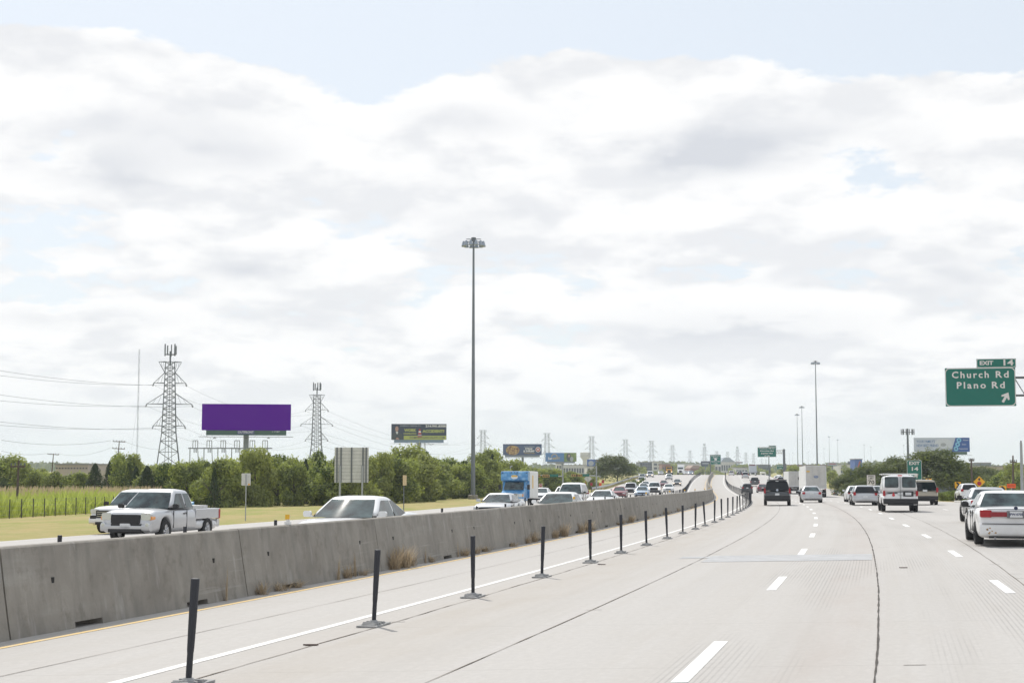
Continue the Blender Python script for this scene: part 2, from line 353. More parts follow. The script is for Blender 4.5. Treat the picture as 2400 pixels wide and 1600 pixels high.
def concrete(name, tint, groove=1.0):
    g = SN(name); uv = g.n('ShaderNodeUVMap').outputs[0]; sp = g.n('ShaderNodeSeparateXYZ'); g.t.links.new(uv, sp.inputs[0]); off, s, _ = sp.outputs
    big = g.noise(uv, .12, 4, .55, (1, .35, 1)); mid = g.noise(uv, 1.1, 5, .62, (1.6, .35, 1)); streak = g.noise(uv, 1.0, 4, .6, (3.2, .03, 1)); fine = g.noise(uv, 26, 4, .75); spk = g.noise(uv, 75, 2, .6); agg = g.noise(uv, 11, 3, .7, (1, .6, 1))
    c = g.mix(g.rng(big, .3, .7), tuple(x * .97 for x in tint[:3]) + (1,), tuple(x * 1.04 for x in tint[:3]) + (1,))
    c = g.mix(g.rng(streak, .38, .72, 0, .35), c, tuple(x * y for x, y in zip(tint[:3], (.88, .85, .81))) + (1,))
    c = g.mix(g.rng(mid, .5, .8, 0, .3), c, tuple(x * y for x, y in zip(tint[:3], (.9, .86, .8))) + (1,))
    c = g.mix(g.rng(fine, .3, .75, 0, .30), c, tuple(x * .72 for x in tint[:3]) + (1,))
    c = g.mix(g.rng(agg, .42, .72, 0, .30), c, tuple(x * .76 for x in tint[:3]) + (1,)); c = g.mix(g.rng(agg, .48, .22, 0, .25), c, tuple(min(.9, x * 1.14) for x in tint[:3]) + (1,))
    c = g.mix(g.rng(spk, .62, .75, 0, .25), c, tuple(x * .55 for x in tint[:3]) + (1,))
    dirt = g.math('MULTIPLY', g.rng(g.math('ABSOLUTE', g.math('SUBTRACT', off, .75)), 1.5, .0), g.rng(mid, .25, .7, .35, 1.0)); dirt2 = g.math('MULTIPLY', g.rng(g.math('ABSOLUTE', g.math('SUBTRACT', off, 6.2)), .75, .1), g.rng(mid, .3, .7, .2, .9))
    c = g.mix(g.math('MULTIPLY', dirt, .42), c, tuple(x * y for x, y in zip(tint[:3], (.74, .66, .56))) + (1,)); c = g.mix(g.math('MULTIPLY', dirt2, .35), c, tuple(x * y for x, y in zip(tint[:3], (.80, .70, .66))) + (1,))
    for ctr in (1.75, 3.55, 5.75, 7.65, 9.6, 11.5):          # rubbered wheel paths
        wp = g.math('MULTIPLY', g.rng(g.math('ABSOLUTE', g.math('SUBTRACT', off, ctr)), .42, .05), g.rng(streak, .3, .7, .25, 1.0)); c = g.mix(g.math('MULTIPLY', wp, .22), c, tuple(x * .78 for x in tint[:3]) + (1,))
    # transverse sawn joints, barely visible
    sj = g.math('FRACT', g.math('DIVIDE', s, 4.6)); c = g.mix(g.math('MULTIPLY', g.math('LESS_THAN', sj, .0045), .22), c, lin(90, 84, 78))
    # ground-in longitudinal grooves in the wheel paths
    ft = g.math('FRACT', g.math('MULTIPLY', off, 15.0)); gro = g.rng(g.math('ABSOLUTE', g.math('SUBTRACT', ft, .5)), .26, .42)
    pat = g.rng(g.noise(uv, .5, 3, .5, (1.3, .16, 1)), .48, .60); amt = g.math('MULTIPLY', g.math('MULTIPLY', gro, pat), .48 * groove)
    amt = g.math('MULTIPLY', amt, g.rng(g.noise(uv, 9, 3, .6, (3, .12, 1)), .25, .6, .25, 1.0))
    zone = g.math('MULTIPLY', g.math('GREATER_THAN', off, 4.6), g.math('LESS_THAN', off, 14)); amt = g.math('MULTIPLY', amt, zone)
    c = g.mix(amt, c, tuple(x * .5 for x in tint[:3]) + (1,))
    g.put(c, g.b.inputs['Base Color']); g.b.inputs['Roughness'].default_value = .82; g.b.inputs['Specular IOR Level'].default_value = .3
    g.bump(g.math('SUBTRACT', g.math('MULTIPLY', fine, .5), amt), .25, .012); return g.m
M_ROAD = concrete('road_concrete', (.462, .444, .426)); M_RAMP = concrete('ramp_concrete', (.43, .41, .385), 0)
YR = list(frange(-60, 60, 3)) + list(frange(60, 540, 6)) + [560, 590, 640, 700, 780, 860]
road = strip_obj('road', M_ROAD, lambda Y: ROAD_L, road_r, YR, road_z, nx=10, kind='structure')
ramp = strip_obj('exit_ramp', M_RAMP, lambda Y: max(ramp_l(Y), road_r(Y)), ramp_r, [105.5] + list(frange(108, 560, 6)), ramp_z, nx=2, kind='structure')

def paint(name, col, wear=.35):
    g = SN(name); co = g.n('ShaderNodeTexCoord').outputs['Object']; n = g.noise(co, 6, 5, .75); n2 = g.noise(co, .9, 3)
    c = g.mix(g.rng(n, .48, .72, 0, wear), col, (.42, .40, .37, 1)); g.put(c, g.b.inputs['Base Color']); g.b.inputs['Roughness'].default_value = .6; return g.m
M_WHITE = paint('road_white', (.80, .80, .79, 1), .25); M_LINE = paint('road_line_worn', (.70, .69, .675, 1), .7); M_YELL = paint('road_yellow', (.62, .42, .13, 1), .85); M_WORN = paint('road_white_worn', (.66, .65, .63, 1), .6)
M_JOINT = mat('joint_tar', (.06, .052, .045), .9, var=.4, vscale=4); M_CRACK = mat('joint_crack', (.14, .115, .095), .9, var=.5, vscale=6)
def dash(name, off, y0, y1, w, m, lift=.004):
    ys = [y0 + (y1 - y0) * k / 3 for k in range(4)]; fo = off if callable(off) else (lambda Y: off)
    return strip_obj(name, m, lambda Y: fo(Y) - w / 2, lambda Y: fo(Y) + w / 2, ys, road_z, road, uv=False, lift=lift)
def line(name, off, y0, y1, w, m, step=5.0, lift=.004):
    return strip_obj(name, m, lambda Y: off - w / 2, lambda Y: off + w / 2, list(frange(y0, y1, step)) + [y1], road_z, road, uv=False, lift=lift)
line('express_lane_line', -.55, -10, 540, .14, M_LINE); line('express_edge_line', -3.60, -10, 540, .11, M_YELL)
line('opposite_edge_line', -4.95, 40, 540, .11, M_YELL); line('opposite_express_line', -8.1, 20, 540, .14, M_WORN); line('shoulder_line', -24.0, 20, 540, .12, M_WORN)
line('right_edge_line', 13.2, 185, 540, .12, M_WORN)
DA = lerp([14, 30, 60, 100, 130], [4.93, 4.83, 4.6, 4.35, 4.25]); DB = lerp([23, 37, 57, 67, 100], [8.83, 8.57, 8.21, 8.1, 8.0])
for y in frange(3.0, 520, 11.15): dash('lane_dash', DA, y - .45, y + 2.95, .165, M_WHITE)
for y in frange(1.8, 520, 10.9): dash('lane_dash', DB, y, y + 3.0, .165, M_WHITE)
for y in frange(7.0, 180, 11.3): dash('lane_dash', 12.4, y, y + 3.0, .17, M_WORN)
for o in (-12.8, -16.6, -20.4):
    for y in frange(30, 500, 11.3): dash('lane_dash', o, y, y + 3.0, .15, M_WORN)
def rough_line(name, off, y0, y1, w, m, step, amp, seed, lift=.006):
    rn = random.Random(seed); ys = list(frange(y0, y1, step)) + [y1]; L, W = {}, {}; a = 0
    for Y in ys: a = a * .8 + rn.uniform(-amp, amp); L[Y] = a; W[Y] = w * rn.uniform(.35, 1.25)
    return strip_obj(name, m, lambda Y: off(Y) + L[Y] - W[Y] / 2, lambda Y: off(Y) + L[Y] + W[Y] / 2, ys, road_z, road, uv=False, lift=lift)
cst = lambda v: (lambda Y: v)
rough_line('joint', lerp([10, 87, 140], [6.78, 6.25, 6.2]), 8, 140, .028, M_JOINT, .35, .004, 1); rough_line('joint', lerp([15, 100], [2.52, 2.34]), 8, 160, .02, M_CRACK, .6, .003, 2)
rough_line('joint', cst(.12), 8, 70, .022, M_CRACK, .4, .012, 3); rough_line('joint', cst(-2.0), 8, 60, .014, M_CRACK, 1.0, .004, 4); rough_line('joint', cst(9.2), 20, 90, .02, M_CRACK, 1.0, .01, 6)
rn = random.Random(5)
for k in range(26):                             # short hairline cracks and chips beside the joints
    Y = rn.uniform(12, 60); o = rn.choice((6.75, .2, 9.3, 2.55, 8.9)) + rn.uniform(-.3, .3); L_ = rn.uniform(.1, .45)
    ys = [Y, Y + .012, Y + .025]
    strip_obj('crack', M_CRACK, lambda Y, o=o: o, lambda Y, o=o, L_=L_: o + L_, ys, road_z, road, uv=False, lift=.005)
M_PATCH = mat('asphalt_patch', (.392, .396, .405), .85, var=.15, vscale=2.5)
strip_obj('road_patch', M_PATCH, cst(2.62), cst(6.55), [33.6, 34.4, 35.4, 36.3], road_z, road, nx=4, lift=.005)
strip_obj('road_patch', M_PATCH, cst(1.9), cst(2.62), [35.2, 35.7, 36.0], road_z, road, lift=.005)
M_STAIN = mat('lane_dirt', (.40, .35, .30), .9, var=.12, vscale=.6)

# ------------------------------------------------------------------ median barrier: precast concrete segments
g = SN('barrier_concrete'); tcn = g.n('ShaderNodeTexCoord'); co = tcn.outputs['Object']; oi = g.n('ShaderNodeObjectInfo')
va = g.n('ShaderNodeVectorMath', operation='ADD'); g.t.links.new(co, va.inputs[0]); cmb = g.n('ShaderNodeCombineXYZ'); g.t.links.new(g.math('MULTIPLY', oi.outputs['Random'], 40.0), cmb.inputs[1]); g.t.links.new(cmb.outputs[0], va.inputs[1]); co = va.outputs[0]
big = g.noise(co, .9, 5, .6); runs = g.noise(co, 2.2, 5, .65, (1, 1, .16)); fine = g.noise(co, 40, 3, .7); smear = g.noise(co, 1.4, 4, .6, (1, .25, 2))
c = g.mix(g.rng(big, .3, .7), (.185, .168, .144, 1), (.325, .302, .265, 1)); c = g.mix(g.rng(runs, .46, .70, 0, .85), c, (.145, .137, .122, 1)); c = g.mix(g.rng(smear, .6, .8, 0, .35), c, (.43, .42, .39, 1))
blot = g.noise(co, 3.2, 5, .7); scr = g.noise(co, 2.0, 4, .6, (1, .12, 5)); drip = g.noise(co, 5.0, 4, .6, (1, 1, .10)); c = g.mix(g.rng(blot, .53, .72, 0, .75), c, (.13, .112, .09, 1)); c = g.mix(g.rng(scr, .63, .72, 0, .45), c, (.46, .45, .42, 1)); c = g.mix(g.rng(drip, .60, .74, 0, .45), c, (.47, .455, .43, 1)); c = g.mix(g.rng(fine, .3, .8, 0, .35), c, (.18, .17, .155, 1)); c = g.mix(g.math('MULTIPLY', oi.outputs['Random'], .22), c, (.40, .38, .35, 1))
g.put(c, g.b.inputs['Base Color']); g.b.inputs['Roughness'].default_value = .88; g.bump(fine, .35, .01); M_BARR = g.m
M_HOLE = mat('dark_hole', (.02, .02, .02), .9)
BH = 1.15
def prof(z): return .305 - (.305 - .10) * (z / BH) ** .92
def barrier_mesh(L, holes=True):
    mb = MB(); h = L / 2; cuts = [(-h, -1.95, 0), (-1.95, -1.25, 1), (-1.25, 1.25, 0), (1.25, 1.95, 1), (1.95, h, 0)]
    for a, b, slot in cuts:
        z0 = .10 if slot else 0.0; zs = [z0, .25, .55, .85, BH - .02]
        poly = [(-prof(z), z) for z in zs] + [(-.08, BH), (.08, BH)] + [(prof(z), z) for z in reversed(zs)]
        mb.prism(poly, 'y', a, b)
    if holes:
        for y in (-2.35, 2.35):
            for sx in (-1, 1): mb.box((sx * (prof(.68) + .001), y, .68), (.012, .06, .075), 1)
    me = mb.obj('barrier', [M_BARR, M_HOLE]); d = me.data; bpy.data.objects.remove(me); return d
SEG = 6.9; BOFF = -4.33
M_REFW = mat('delineator_white', (.75, .75, .74), .5); M_REFY = mat('delineator_yellow', (.75, .42, .02), .35, coat=.4)
def delin(parent, y):
    mb = MB(); mb.box((0, y, BH + .03), (.10, .09, .05)); mb.box((0, y, BH + .11), (.075, .02, .15)); d = mb.obj('delineator', M_REFW, parent)
    mb = MB(); mb.box((.0, y - .02, BH + .145), (.085, .018, .09)); mb.obj('reflector', M_REFY, d)
bm_full = barrier_mesh(SEG - .055); k = 0; y = 11.6
while y < 520:
    yc = y + SEG / 2 * .97; th = math.atan(dC(yc)); X = Cc(yc) + BOFF
    o = link('barrier_segment', bm_full); sl = (road_z(BOFF, yc + 3) - road_z(BOFF, yc - 3)) / 6
    o.location = (X, yc, road_z(BOFF, yc) - .015); o.rotation_euler = (math.atan(sl), random.uniform(-.004, .004), -th + random.uniform(-.003, .003))
    tag(o, 'precast grey concrete median barrier segment with drain slots, beside the yellow edge line', 'barrier', 'median barrier segments')
    if k in (2, 6, 9, 11, 13, 15, 18, 21, 24, 27, 30, 34, 38): delin(o, random.uniform(-1.2, 1.2)); tag(o, 'grey concrete median barrier segment carrying a small yellow reflector on its top', None, 'barrier segments with reflectors')
    y += SEG * math.cos(th) + .004; k += 1

# ------------------------------------------------------------------ flexible posts
M_POST = mat('post_black', lin(36, 39, 47), .5, var=.15, vscale=5); M_BASE = mat('post_base', lin(150, 150, 150), .8, var=.25, vscale=9, bump=.4, bscale=40)
def post_mesh():
    mb = MB(); mb.lathe([(.028, .05), (.030, .12), (.030, .30), (.034, .34), (.038, .55), (.042, .97), (.042, .995), (.036, 1.0)], 10, 'z'); o = mb.obj('post', M_POST, smooth_=30); d = o.data; bpy.data.objects.remove(o)
    mb = MB(); w = .12
    for sx in (-1, 1):
        for k in range(5):
            y0 = sx * (.06 + k * .046); zt = .055 - k * .008; mb.box((0, y0, zt / 2), (w * 2 - k * .02, .04, zt))
    mb.box((0, 0, .012), (.28, .56, .022)); mb.lathe([(.075, .02), (.06, .06), (.045, .075)], 10, 'z'); o = mb.obj('base', M_BASE); b = o.data; bpy.data.objects.remove(o); return d, b
pm, bmh = post_mesh()
lean = {14: .05, 19: .05, 24: -.004, 29: .035, 34: -.004, 38: .0, 43: -.02, 47: -.035}
def put_post(X, Y, label, group, first=False):
    th = math.atan(dC(Y)); r = empty('flexible_post', (X, Y, surf(X, Y) + .003), -th)
    b = link('base', bmh, r); p = link('post', pm, r); p.rotation_euler = (random.gauss(0, .02), lean.get(round(Y), random.gauss(0, .026)), 0)
    tag(r, label, 'post', group)
PY = [14.19, 19.49, 24.12, 28.98, 33.94, 38.16, 42.66, 47.36, 51.83, 56.28, 60.47, 65.38]
y = 70.0
while y < 505: PY.append(y); y += 4.75
PY[0] = 13.88
for y in PY: put_post(at(443, y, 1500) if y < 14 else Cc(y) + .02, y, 'black flexible lane divider post on a grey ridged base along the express lane line', 'divider posts along the express lane')
y = 27.0
while y < 505:
    put_post(Cc(y) - 8.45, y, 'black flexible lane divider post across the median barrier', 'divider posts across the barrier'); y += 4.9
# ------------------------------------------------------------------ vehicles (local: +Y forward, +X right, origin on the road)
M_TYRE = mat('tyre_rubber', (.02, .02, .021), .85, var=.2, vscale=12); M_RIM = mat('alloy_rim', (.55, .56, .58), .3, .9); M_STEEL = mat('steel_rim', (.28, .28, .29), .5, .6)
M_TRIM = mat('black_trim', (.018, .018, .02), .55); M_UNDER = mat('underbody', (.012, .012, .013), .9); M_CHROME = mat('chrome', (.72, .73, .75), .12, 1.0)
M_RED = mat('tail_lens', (.34, .006, .012), .25, coat=.25, spec=.4); M_REDD = mat('tail_panel', (.24, .004, .012), .3, coat=.2); M_LENS = mat('headlamp_lens', (.62, .64, .66), .08, .35, coat=1.0); M_AMBER = mat('amber_lens', (.75, .30, .06), .2, coat=.6)
M_LIT = mat('headlamp_lit', (1.0, .80, .58), .2, emit=2.2); M_PLATE = mat('plate', (.62, .63, .64), .4, var=.1, vscale=30); M_INK = mat('plate_ink', (.04, .05, .12), .5); M_SEAM = mat('door_seam', (.03, .03, .032), .8)
g = SN('car_glass'); co = g.n('ShaderNodeTexCoord').outputs['Object']; n = g.noise(co, 2.2, 3, .5)
c = g.mix(g.rng(n, .35, .7), (.008, .014, .017, 1), (.075, .115, .12, 1)); g.put(c, g.b.inputs['Base Color']); g.b.inputs['Roughness'].default_value = .03; g.b.inputs['Specular IOR Level'].default_value = .5; g.b.inputs['Coat Weight'].default_value = .1; M_GLASS = g.m
g = SN('tinted_glass'); g.b.inputs['Base Color'].default_value = (.008, .01, .013, 1); g.b.inputs['Roughness'].default_value = .05; g.b.inputs['Specular IOR Level'].default_value = .35; M_TINT = g.m
def pm_(name, col, metal=.0, rough=.32):
    n = 'paint_' + name
    if n in MATS: return MATS[n]
    g = SN(n); co = g.n('ShaderNodeTexCoord').outputs['Object']; d = g.noise(co, 1.3, 5, .65); sp = g.n('ShaderNodeSeparateXYZ'); g.t.links.new(co, sp.inputs[0])
    low = g.math('MULTIPLY', g.rng(sp.outputs[2], .95, .25), g.rng(d, .3, .7, .05, .4))   # road film on the lower panels
    g.put(g.mix(low, tuple(col) + (1,), (.20, .18, .15, 1)), g.b.inputs['Base Color']); g.b.inputs['Metallic'].default_value = metal
    g.put(g.rng(d, .3, .7, rough - .06, rough + .1), g.b.inputs['Roughness']); g.b.inputs['Coat Weight'].default_value = .8; g.b.inputs['Coat Roughness'].default_value = .06; return g.m
PAINT = dict(white=pm_('white', (.78, .785, .79)), silver=pm_('silver', (.52, .53, .55), .45), grey=pm_('grey', (.10, .105, .11), .4), black=pm_('black', (.014, .015, .018)), red=pm_('red', (.20, .012, .025), .2),
             maroon=pm_('maroon', (.13, .012, .03), .2), blue=pm_('blue', (.16, .30, .50), .3), tan=pm_('tan', (.36, .32, .25), .4), yellow=pm_('yellow', (.70, .38, .06)), steel=pm_('steel_blue', (.36, .46, .58), .4), darkgrey=pm_('dark_grey', (.045, .05, .055), .3))
def wheel_meshes():
    out = {}
    for key, rimm in (('a', M_RIM), ('s', M_STEEL)):
        mb = MB(); mb.lathe([(.62, -.5), (.90, -.5), (.99, -.38), (1, 0), (.99, .38), (.90, .5), (.62, .5), (.60, 0), (.62, -.5)], 22, cap=False); o = mb.obj('tyre', M_TYRE, smooth_=35); ty = o.data; bpy.data.objects.remove(o)
        mb = MB(); mb.lathe([(.66, -.30), (.64, .40), (.58, .30), (.20, .20), (.16, .30), (.02, .30)], 18)
        for k in range(5):
            t = 2 * math.pi * k / 5; mb.tube((.30, .15 * math.cos(t), .15 * math.sin(t)), (.36, .60 * math.cos(t), .60 * math.sin(t)), .09, .06, 5)
        o = mb.obj('rim', rimm, smooth_=35); ri = o.data; bpy.data.objects.remove(o)
        mb = MB(); mb.lathe([(.03, -.2), (.15, -.2), (.15, .33), (.03, .36)], 10); o = mb.obj('wheel', M_STEEL); hu = o.data; bpy.data.objects.remove(o); out[key] = (hu, ty, ri)
    return out
WM = wheel_meshes()
def wheel(root, x, y, r, w, kind='a', lod=0):
    h, ty, ri = WM[kind]; s = 1 if x > 0 else -1
    if lod: o = link('wheel', ty, root, (x, y, r)); o.scale = (w * s, r, r); return
    o = link('wheel', h, root, (x, y, r)); o.scale = (w * s, r, r); link('tyre', ty, o); link('rim', ri, o)
STYLE = dict(
 sedan=dict(L=4.9, W=1.84, H=1.46, clear=.20, wr=.325, wb=(-.60, .58), top=[(-1, .50), (-.985, .60), (-.95, .675), (-.6, .69), (-.3, .665), (.35, .655), (.47, .65), (.8, .575), (.94, .51), (.985, .44), (1, .36)],
            cab=(-.68, -.36, .08, .46, .645, .965, .93, .66), tl=(.62, .88, .50, .64)),
 coupe=dict(L=4.85, W=1.90, H=1.38, clear=.17, wr=.345, wb=(-.58, .60), top=[(-1, .52), (-.98, .64), (-.94, .72), (-.6, .745), (-.3, .70), (.3, .665), (.40, .665), (.8, .60), (.95, .53), (.985, .44), (1, .34)],
            cab=(-.74, -.26, .06, .42, .665, .965, .90, .64), tl=(.45, .90, .50, .62)),
 suv=dict(L=4.95, W=1.95, H=1.84, clear=.27, wr=.385, wb=(-.56, .60), top=[(-1, .40), (-.99, .50), (-.97, .57), (-.5, .575), (.4, .575), (.5, .57), (.84, .53), (.95, .48), (.985, .40), (1, .32)],
          cab=(-.985, -.90, .14, .46, .565, .955, .95, .74), tl=(.74, .95, .46, .68)),
 cross=dict(L=4.4, W=1.80, H=1.62, clear=.22, wr=.34, wb=(-.58, .60), top=[(-1, .42), (-.99, .54), (-.96, .60), (-.5, .61), (.38, .605), (.48, .60), (.84, .54), (.95, .48), (.985, .40), (1, .32)],
            cab=(-.97, -.76, .08, .48, .60, .96, .94, .68), tl=(.66, .93, .52, .66)),
 pickup=dict(L=5.35, W=1.92, H=1.80, clear=.33, wr=.385, wb=(-.62, .60), top=[(-1, .40), (-.985, .42), (-.26, .42), (-.24, .63), (.40, .63), (.50, .64), (.80, .625), (.93, .585), (.985, .50), (1, .40)],
             cab=(-.255, -.185, .20, .47, .625, .955, .94, .72), tl=(.84, .985, .40, .60)),
 van=dict(L=5.4, W=2.0, H=2.08, clear=.30, wr=.37, wb=(-.52, .62), top=[(-1, .40), (-.99, .46), (-.97, .50), (-.5, .50), (.5, .50), (.64, .50), (.86, .47), (.95, .42), (.985, .36), (1, .30)],
          cab=(-.985, -.945, .38, .66, .49, .955, .97, .82), tl=(.80, .95, .40, .52)))
def car(name, style, paint, X, Y, opp=False, label='', group=None, lod=0, yaw=0.0, glass=None, scale=1.0, side2=None, head=None, over=None, rims='a', lit=False):
    S = dict(STYLE[style]); S.update(over or {}); L, W, H = S['L'] * scale, S['W'] * scale, S['H'] * scale; h = L / 2; hw = W / 2; z0 = S['clear']; wr = S['wr']
    pm = PAINT[paint]; gl = glass or M_GLASS; th = math.atan(dC(Y)); rz = -th + yaw + (math.pi if opp else 0.0); slope = (surf(X, Y + 2) - surf(X, Y - 2)) / 4
    root = empty(name, (X, Y, surf(X, Y) + .005), rz, math.atan(slope) * (-1 if opp else 1)); tag(root, label, S.get('cat') or {'sedan': 'car', 'coupe': 'car', 'cross': 'car', 'suv': 'suv', 'pickup': 'pickup', 'van': 'van'}[style], group)
    topf = mono([a for a, _ in S['top']], [b for _, b in S['top']]); wys = [f * h for f in S['wb']]; ar = wr + .055
    ys = set()
    nst = 26 if not lod else 14
    for k in range(nst + 1): ys.add(round(-h + L * k / nst, 4))
    for a, _ in S['top']: ys.add(round(a * h, 4))
    for w in wys:
        for k in range(11): ys.add(round(w - ar + 2 * ar * k / 10, 4))
        ys.add(round(w - ar - .004, 4)); ys.add(round(w + ar + .004, 4))
    rings = []
    for y in sorted(ys):
        f = y / h; T = topf(f) * H; e = abs(f); taper = 1 - .10 * max(0, (e - .86) / .14) ** 2 - .015 * max(0, (e - .3) / .7); w = hw * taper
        zb = z0 + (.10 * max(0, (e - .93) / .07))
        for wy in wys:
            if abs(y - wy) <= ar + 1e-3: zb = max(zb, wr + math.sqrt(max(0, ar * ar - (y - wy) ** 2)))
        zs = T - .035 * H / 1.5; zb = min(zb, zs - .08); zm = zb + (zs - zb) * .42; zw = max(zm, zs - .16)
        half = [(w * .80, zb), (w * .965, zb + .03), (w, zm), (w * .985, zw), (w * .95, zs - .035), (w * .86, zs), (w * .5, T - .006)]
        rings.append([(0, y, zb)] + [(x, y, z) for x, z in half] + [(0, y, T)] + [(-x, y, z) for x, z in reversed(half)])
    mb = MB(); mb.loft(rings); n = len(rings[0]); nr = len(rings)
    for k in range(nr - 1):
        for i in (0, n - 1): mb.mi[k * n + i] = 1
    bo = mb.obj('body', [pm, M_UNDER], root, smooth_=42 if lod else 'all')
    if not lod: sb = bo.modifiers.new('round', 'SUBSURF'); sb.levels = sb.render_levels = 1
    # cabin: rounded rectangle rings between the waist and the roof
    yb, yr0, yr1, yf, zbelt, zr, w0, w1 = S['cab']; w0 *= hw; w1 *= hw; yb *= h; yr0 *= h; yr1 *= h; yf *= h; zB = zbelt * H - .03; zR = zr * H; bul = .10 if style != 'van' else .06; bulr = .05
    lv = lambda a, b, t: a + (b - a) * t
    def wt(t): return lv(w0, w1, t ** 1.25)
    def yfr(t, x): return lv(yf, yr1, t) + bul * (1 - (x / wt(t)) ** 2)
    def yre(t, x): return lv(yb, yr0, t) - bulr * (1 - (x / wt(t)) ** 2)
    def ring(t, inset=0.0, z=None):
        w = wt(t) - inset; a, b = lv(yb, yr0, t) + inset, lv(yf, yr1, t) - inset; rad = .09 + .05 * t; p = rrect(0, (a + b) / 2, 2 * w, b - a, rad, 3); zz = z if z is not None else lv(zB, zR, t); out = []
        for x, y in p:
            q = 1 - min(1, abs(x) / wt(t)) ** 2
            out.append((x, y + (bul * q if y > (a + b) / 2 else -bulr * q), zz))
        return out
    mb = MB(); mb.loft([ring(0), ring(.33), ring(.66), ring(.93), ring(1, .025, zR + .012), ring(1, .09, zR + .030), ring(1, .28, H * .995), ring(1, .5 * w1, H)]); cb = mb.obj('cabin', pm, root, smooth_=45 if lod else 'all')
    if not lod: sb = cb.modifiers.new('round', 'SUBSURF'); sb.levels = sb.render_levels = 1
    def zz(t): return lv(zB, zR, t)
    def front_panel(nm, fn, sgn, t0, t1, m, edge=.10):
        mb = MB(); G = 6; vs, fs = [], []
        for j in range(4):
            t = lv(t0, t1, j / 3)
            for i in range(G + 1):
                x = lv(-1, 1, i / G) * (wt(t) - edge); vs.append((x, fn(t, x) + sgn * .012, zz(t)))
        for j in range(3):
            for i in range(G): k = j * (G + 1) + i; fs.append((k, k + 1, k + G + 2, k + G + 1))
        mb.add(vs, fs); return mb.obj(nm, m, root, smooth_='all')
    front_panel('windshield', yfr, 1, .08, .93, gl)
    if not S.get('no_rear'): front_panel('rear_window', yre, -1, S.get('rw', (.10, .90))[0], S.get('rw', (.10, .90))[1], gl if style not in ('suv', 'cross') else (S.get('rg') or M_TINT), S.get('rwe', .12))
    def side(nm, pts, m, sx, eps=.011):          # pts: (fraction along at the foot, t)
        mb = MB(); vs = []
        for y, t in pts: vs.append((sx * (wt(t) + eps), y, zz(t)))
        mb.add(vs, [tuple(range(len(vs)))]); return mb.obj(nm, m, root)
    A = lambda t: lv(yf, yr1, t); B = lambda t: lv(yb, yr0, t)
    pil = S.get('pillars', {'sedan': (-.08, -.34), 'coupe': (-.16,), 'suv': (-.06, -.46), 'cross': (-.04, -.42), 'pickup': (.05,), 'van': (.36,)}[style])
    for sx in (-1, 1):
        t0, t1 = .10, .88; ed = [None] + [p * h for p in pil] + [None]
        for k in range(len(ed) - 1):
            fr, bk = ed[k], ed[k + 1]; gp = .045
            pts = [((A(t0) - .16) if fr is None else fr - gp, t0), ((A(t1) - .10) if fr is None else fr - gp, t1), ((B(t1) + .14) if bk is None else bk + gp, t1), ((B(t0) + .16) if bk is None else bk + gp, t0)]
            if style == 'van' and k > 0: continue
            if pts[0][0] - pts[3][0] > .15 and pts[1][0] - pts[2][0] > .05: side('side_window', pts, gl if k == 0 else (M_TINT if style in ('suv', 'van', 'cross') else gl), sx)
        if lod < 1:
            mb = MB()                            # door seams and handles
            for p in [.40 * h if style != 'van' else .62 * h] + [p * h for p in pil]:
                mb.box((sx * (hw * .985), p, (z0 + zB) / 2 + .06), (.03, .012, zB - z0 - .18))
            mb.obj('door_seam', M_SEAM, root)
            for p in pil[:2]:
                mb = MB(); mb.rbox((sx * (hw * .99), p * h + .17, zB - .14), (.05, .17, .035), .014, 'y'); mb.obj('door_handle', M_TRIM if paint != 'white' else pm, root)
        mb = MB(); my = A(.12) - .10; mb.rbox((sx * (w0 + .12), my, zB + .12), (.20, .09, .15), .05, 'y'); mb.box((sx * (w0 + .02), my, zB + .06), (.10, .06, .04)); mb.obj('side_mirror', S.get('mirror') or (pm if style in ('sedan', 'coupe') else M_TRIM), root)
        for wy in wys: wheel(root, sx * (hw - .115), wy, wr, .235 if lod == 0 else .22, rims, lod)
        # lamps
        x0, x1, zl0, zl1 = S['tl']; yl = -h + .02; mb = MB()
        mb.rbox((sx * hw * (x0 + x1) / 2, yl, H * (zl0 + zl1) / 2), (hw * (x1 - x0), .14, H * (zl1 - zl0)), .03, 'y'); mb.obj('tail_light', M_RED, root)
        mb = MB(); hx = S.get('hl', (.56, .90)); hz0, hz1 = S.get('hlz', (topf(.95) - .155, topf(.95) - .04))
        mb.rbox((sx * hw * (hx[0] + hx[1]) / 2, h - .17, H * (hz0 + hz1) / 2), (hw * (hx[1] - hx[0]), .30, H * (hz1 - hz0)), .05, 'y'); mb.obj('headlight', M_LIT if lit else M_LENS, root)
    if not S.get('no_grille'):
        gzc = H * (topf(.95) - .12); mb = MB(); gw = S.get('grille', (.50, .11)); mb.rbox((0, h - .02, gzc), (W * gw[0], .10, H * gw[1]), .04, 'y')
        gr = mb.obj('grille', M_TRIM, root)
        if lod < 1:
            mb = MB()
            for k in (-1, 0, 1): mb.box((0, h + .035, gzc + k * H * gw[1] * .28), (W * gw[0] * .92, .02, .016))
            mb.obj('grille_bar', S.get('gbar') or M_TRIM, gr)
    bf = S.get('bumper', pm)
    mb = MB(); mb.rbox((0, h - .06, z0 + .20), (W * .93, .22, .24), .08, 'x'); b1 = mb.obj('front_bumper', bf, root)
    mb = MB(); mb.rbox((0, h + .02, z0 + .10), (W * .62, .10, .12), .03, 'x'); mb.obj('air_intake', M_TRIM, b1)
    mb = MB(); mb.rbox((0, -h + .05, z0 + .24), (W * .94, .24, S.get('rbh', .28)), .08, 'x'); b2 = mb.obj('rear_bumper', S.get('rbumper', bf), root)
    mb = MB(); mb.box((0, -h + .06, z0 + .06), (W * .7, .12, .10)); mb.obj('valance', M_TRIM, b2)
